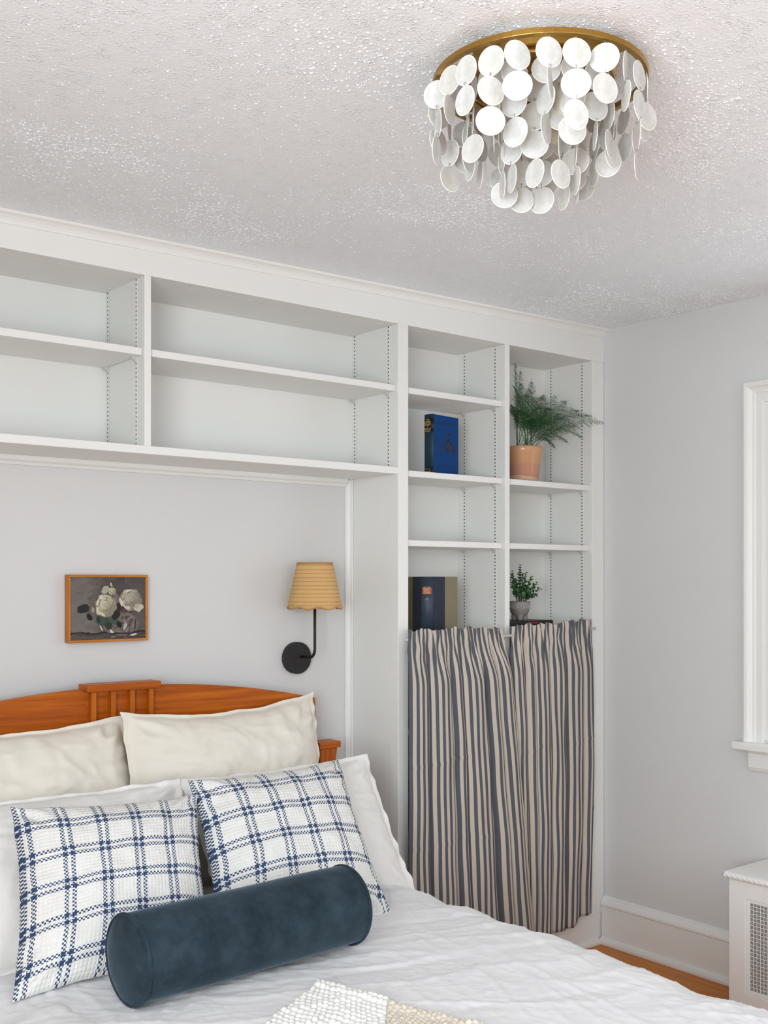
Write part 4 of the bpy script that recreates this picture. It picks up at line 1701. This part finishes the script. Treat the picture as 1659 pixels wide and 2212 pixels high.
# ------------------------------------------------------------------ radiator cover under the window
rc = thing('radiator_cover', 'white radiator cover with rope-edged top and basket-weave grille', 'radiator cover', (3.285, 1.52, 0))
RX, RY0, RY1, RZT = 3.150, .92, 2.098, .460
oy0, oy1, oz0, oz1 = RY0 + .062, RY1 - .062, .095, .403
box('front_stile', 'paint', rc, RX, RX + .018, oy1, RY1, 0, RZT)
box('front_stile', 'paint', rc, RX, RX + .018, RY0, oy0, 0, RZT)
box('front_rail', 'paint', rc, RX, RX + .018, oy0, oy1, oz1, RZT)
box('front_rail', 'paint', rc, RX, RX + .018, oy0, oy1, 0, oz0)
box('end_panel', 'paint', rc, RX + .018, XR - .036, RY1 - .018, RY1, 0, RZT)
box('end_panel', 'paint', rc, RX + .018, XR - .036, RY0, RY0 + .018, 0, RZT)
box('top_board', 'paint', rc, RX - .006, XR - .002, RY0 - .008, RY1 + .008, RZT, RZT + .020)
# bead moulding round the opening
for a in ((oy1 - .012, oy1, oz0, oz1), (oy0, oy0 + .012, oz0, oz1), (oy0 + .012, oy1 - .012, oz1 - .012, oz1), (oy0 + .012, oy1 - .012, oz0, oz0 + .012)):
    box('grille_bead', 'paint', rc, RX + .004, RX + .012, a[0], a[1], a[2], a[3], .002)


# rope moulding: twisted strands along the front and far edge
def rope(p0, p1):
    P0, P1 = Vector(p0), Vector(p1)
    L = (P1 - P0).length
    d = (P1 - P0).normalized()
    a = d.cross(Vector((0, 0, 1))).normalized()
    b_ = Vector((0, 0, 1))
    n, ring_ = max(10, int(L / .0022)), 16
    m = MB()
    for i in range(n + 1):
        c = P0 + d * (L * i / n)
        for k in range(ring_):
            t = 2 * pi * k / ring_
            r = .0085 + .0024 * abs(sin((t + i / n * L / .030 * pi) * 1.5)) - .001
            m.v.append(tuple(c + (a * cos(t) + b_ * sin(t)) * r))
    for i in range(n):
        for k in range(ring_):
            k2 = (k + 1) % ring_
            m.f.append((i * ring_ + k, i * ring_ + k2, (i + 1) * ring_ + k2, (i + 1) * ring_ + k))
    m.f += [tuple(range(ring_))[::-1], tuple(range(n * ring_, n * ring_ + ring_))]
    m.build('rope_moulding', 'paint', rc, smooth=True)


rope((RX - .008, RY0 - .010, RZT + .010), (RX - .008, RY1 + .010, RZT + .010))
rope((RX - .008, RY1 + .010, RZT + .010), (XR - .010, RY1 + .010, RZT + .010))
# pierced grille: blocks of three upright and three level slots in turn
m = MB()
cell = .0125
gy0, gy1, gz0, gz1 = oy0 + .010, oy1 - .010, oz0 + .010, oz1 - .010
ny, nzc = int((gy1 - gy0) / cell), int((gz1 - gz0) / cell)
cy, cz = (gy1 - gy0) / ny, (gz1 - gz0) / nzc
gx = RX + .0105


def quad(y0, y1, z0, z1):
    k = len(m.v)
    m.v.extend([(gx, y0, z0), (gx, y1, z0), (gx, y1, z1), (gx, y0, z1)])
    m.f.append((k, k + 3, k + 2, k + 1))


for iy in range(ny):
    for iz in range(nzc):
        y0, z0 = gy0 + iy * cy, gz0 + iz * cz
        e = .0012
        upright = (iy + iz) % 2 == 0
        u0, u1 = (y0, y0 + cy) if upright else (z0, z0 + cz)
        w0, w1 = (z0, z0 + cz) if upright else (y0, y0 + cy)
        Q = (lambda a, b2, c, d2: quad(a, b2, c, d2)) if upright else (lambda a, b2, c, d2: quad(c, d2, a, b2))
        Q(u0, u1, w0, w0 + e)
        Q(u0, u1, w1 - e, w1)
        st = (u1 - u0) / 6.0
        xs_ = [u0, u0 + .6 * st, u0 + 1.9 * st, u0 + 2.4 * st, u0 + 3.6 * st, u0 + 4.1 * st, u0 + 5.4 * st, u1]
        for q in range(0, 8, 2):
            Q(xs_[q], xs_[q + 1], w0 + e, w1 - e)
gr = m.build('grille', 'paint', rc, recalc=False, solid=.0010)
MB().box(RX + .030, RX + .032, oy0 - .01, oy1 + .01, oz0 - .01, oz1 + .01).build('grille_shade', 'dark', rc)  # added near-black sheet, painted shade for the cover's interior
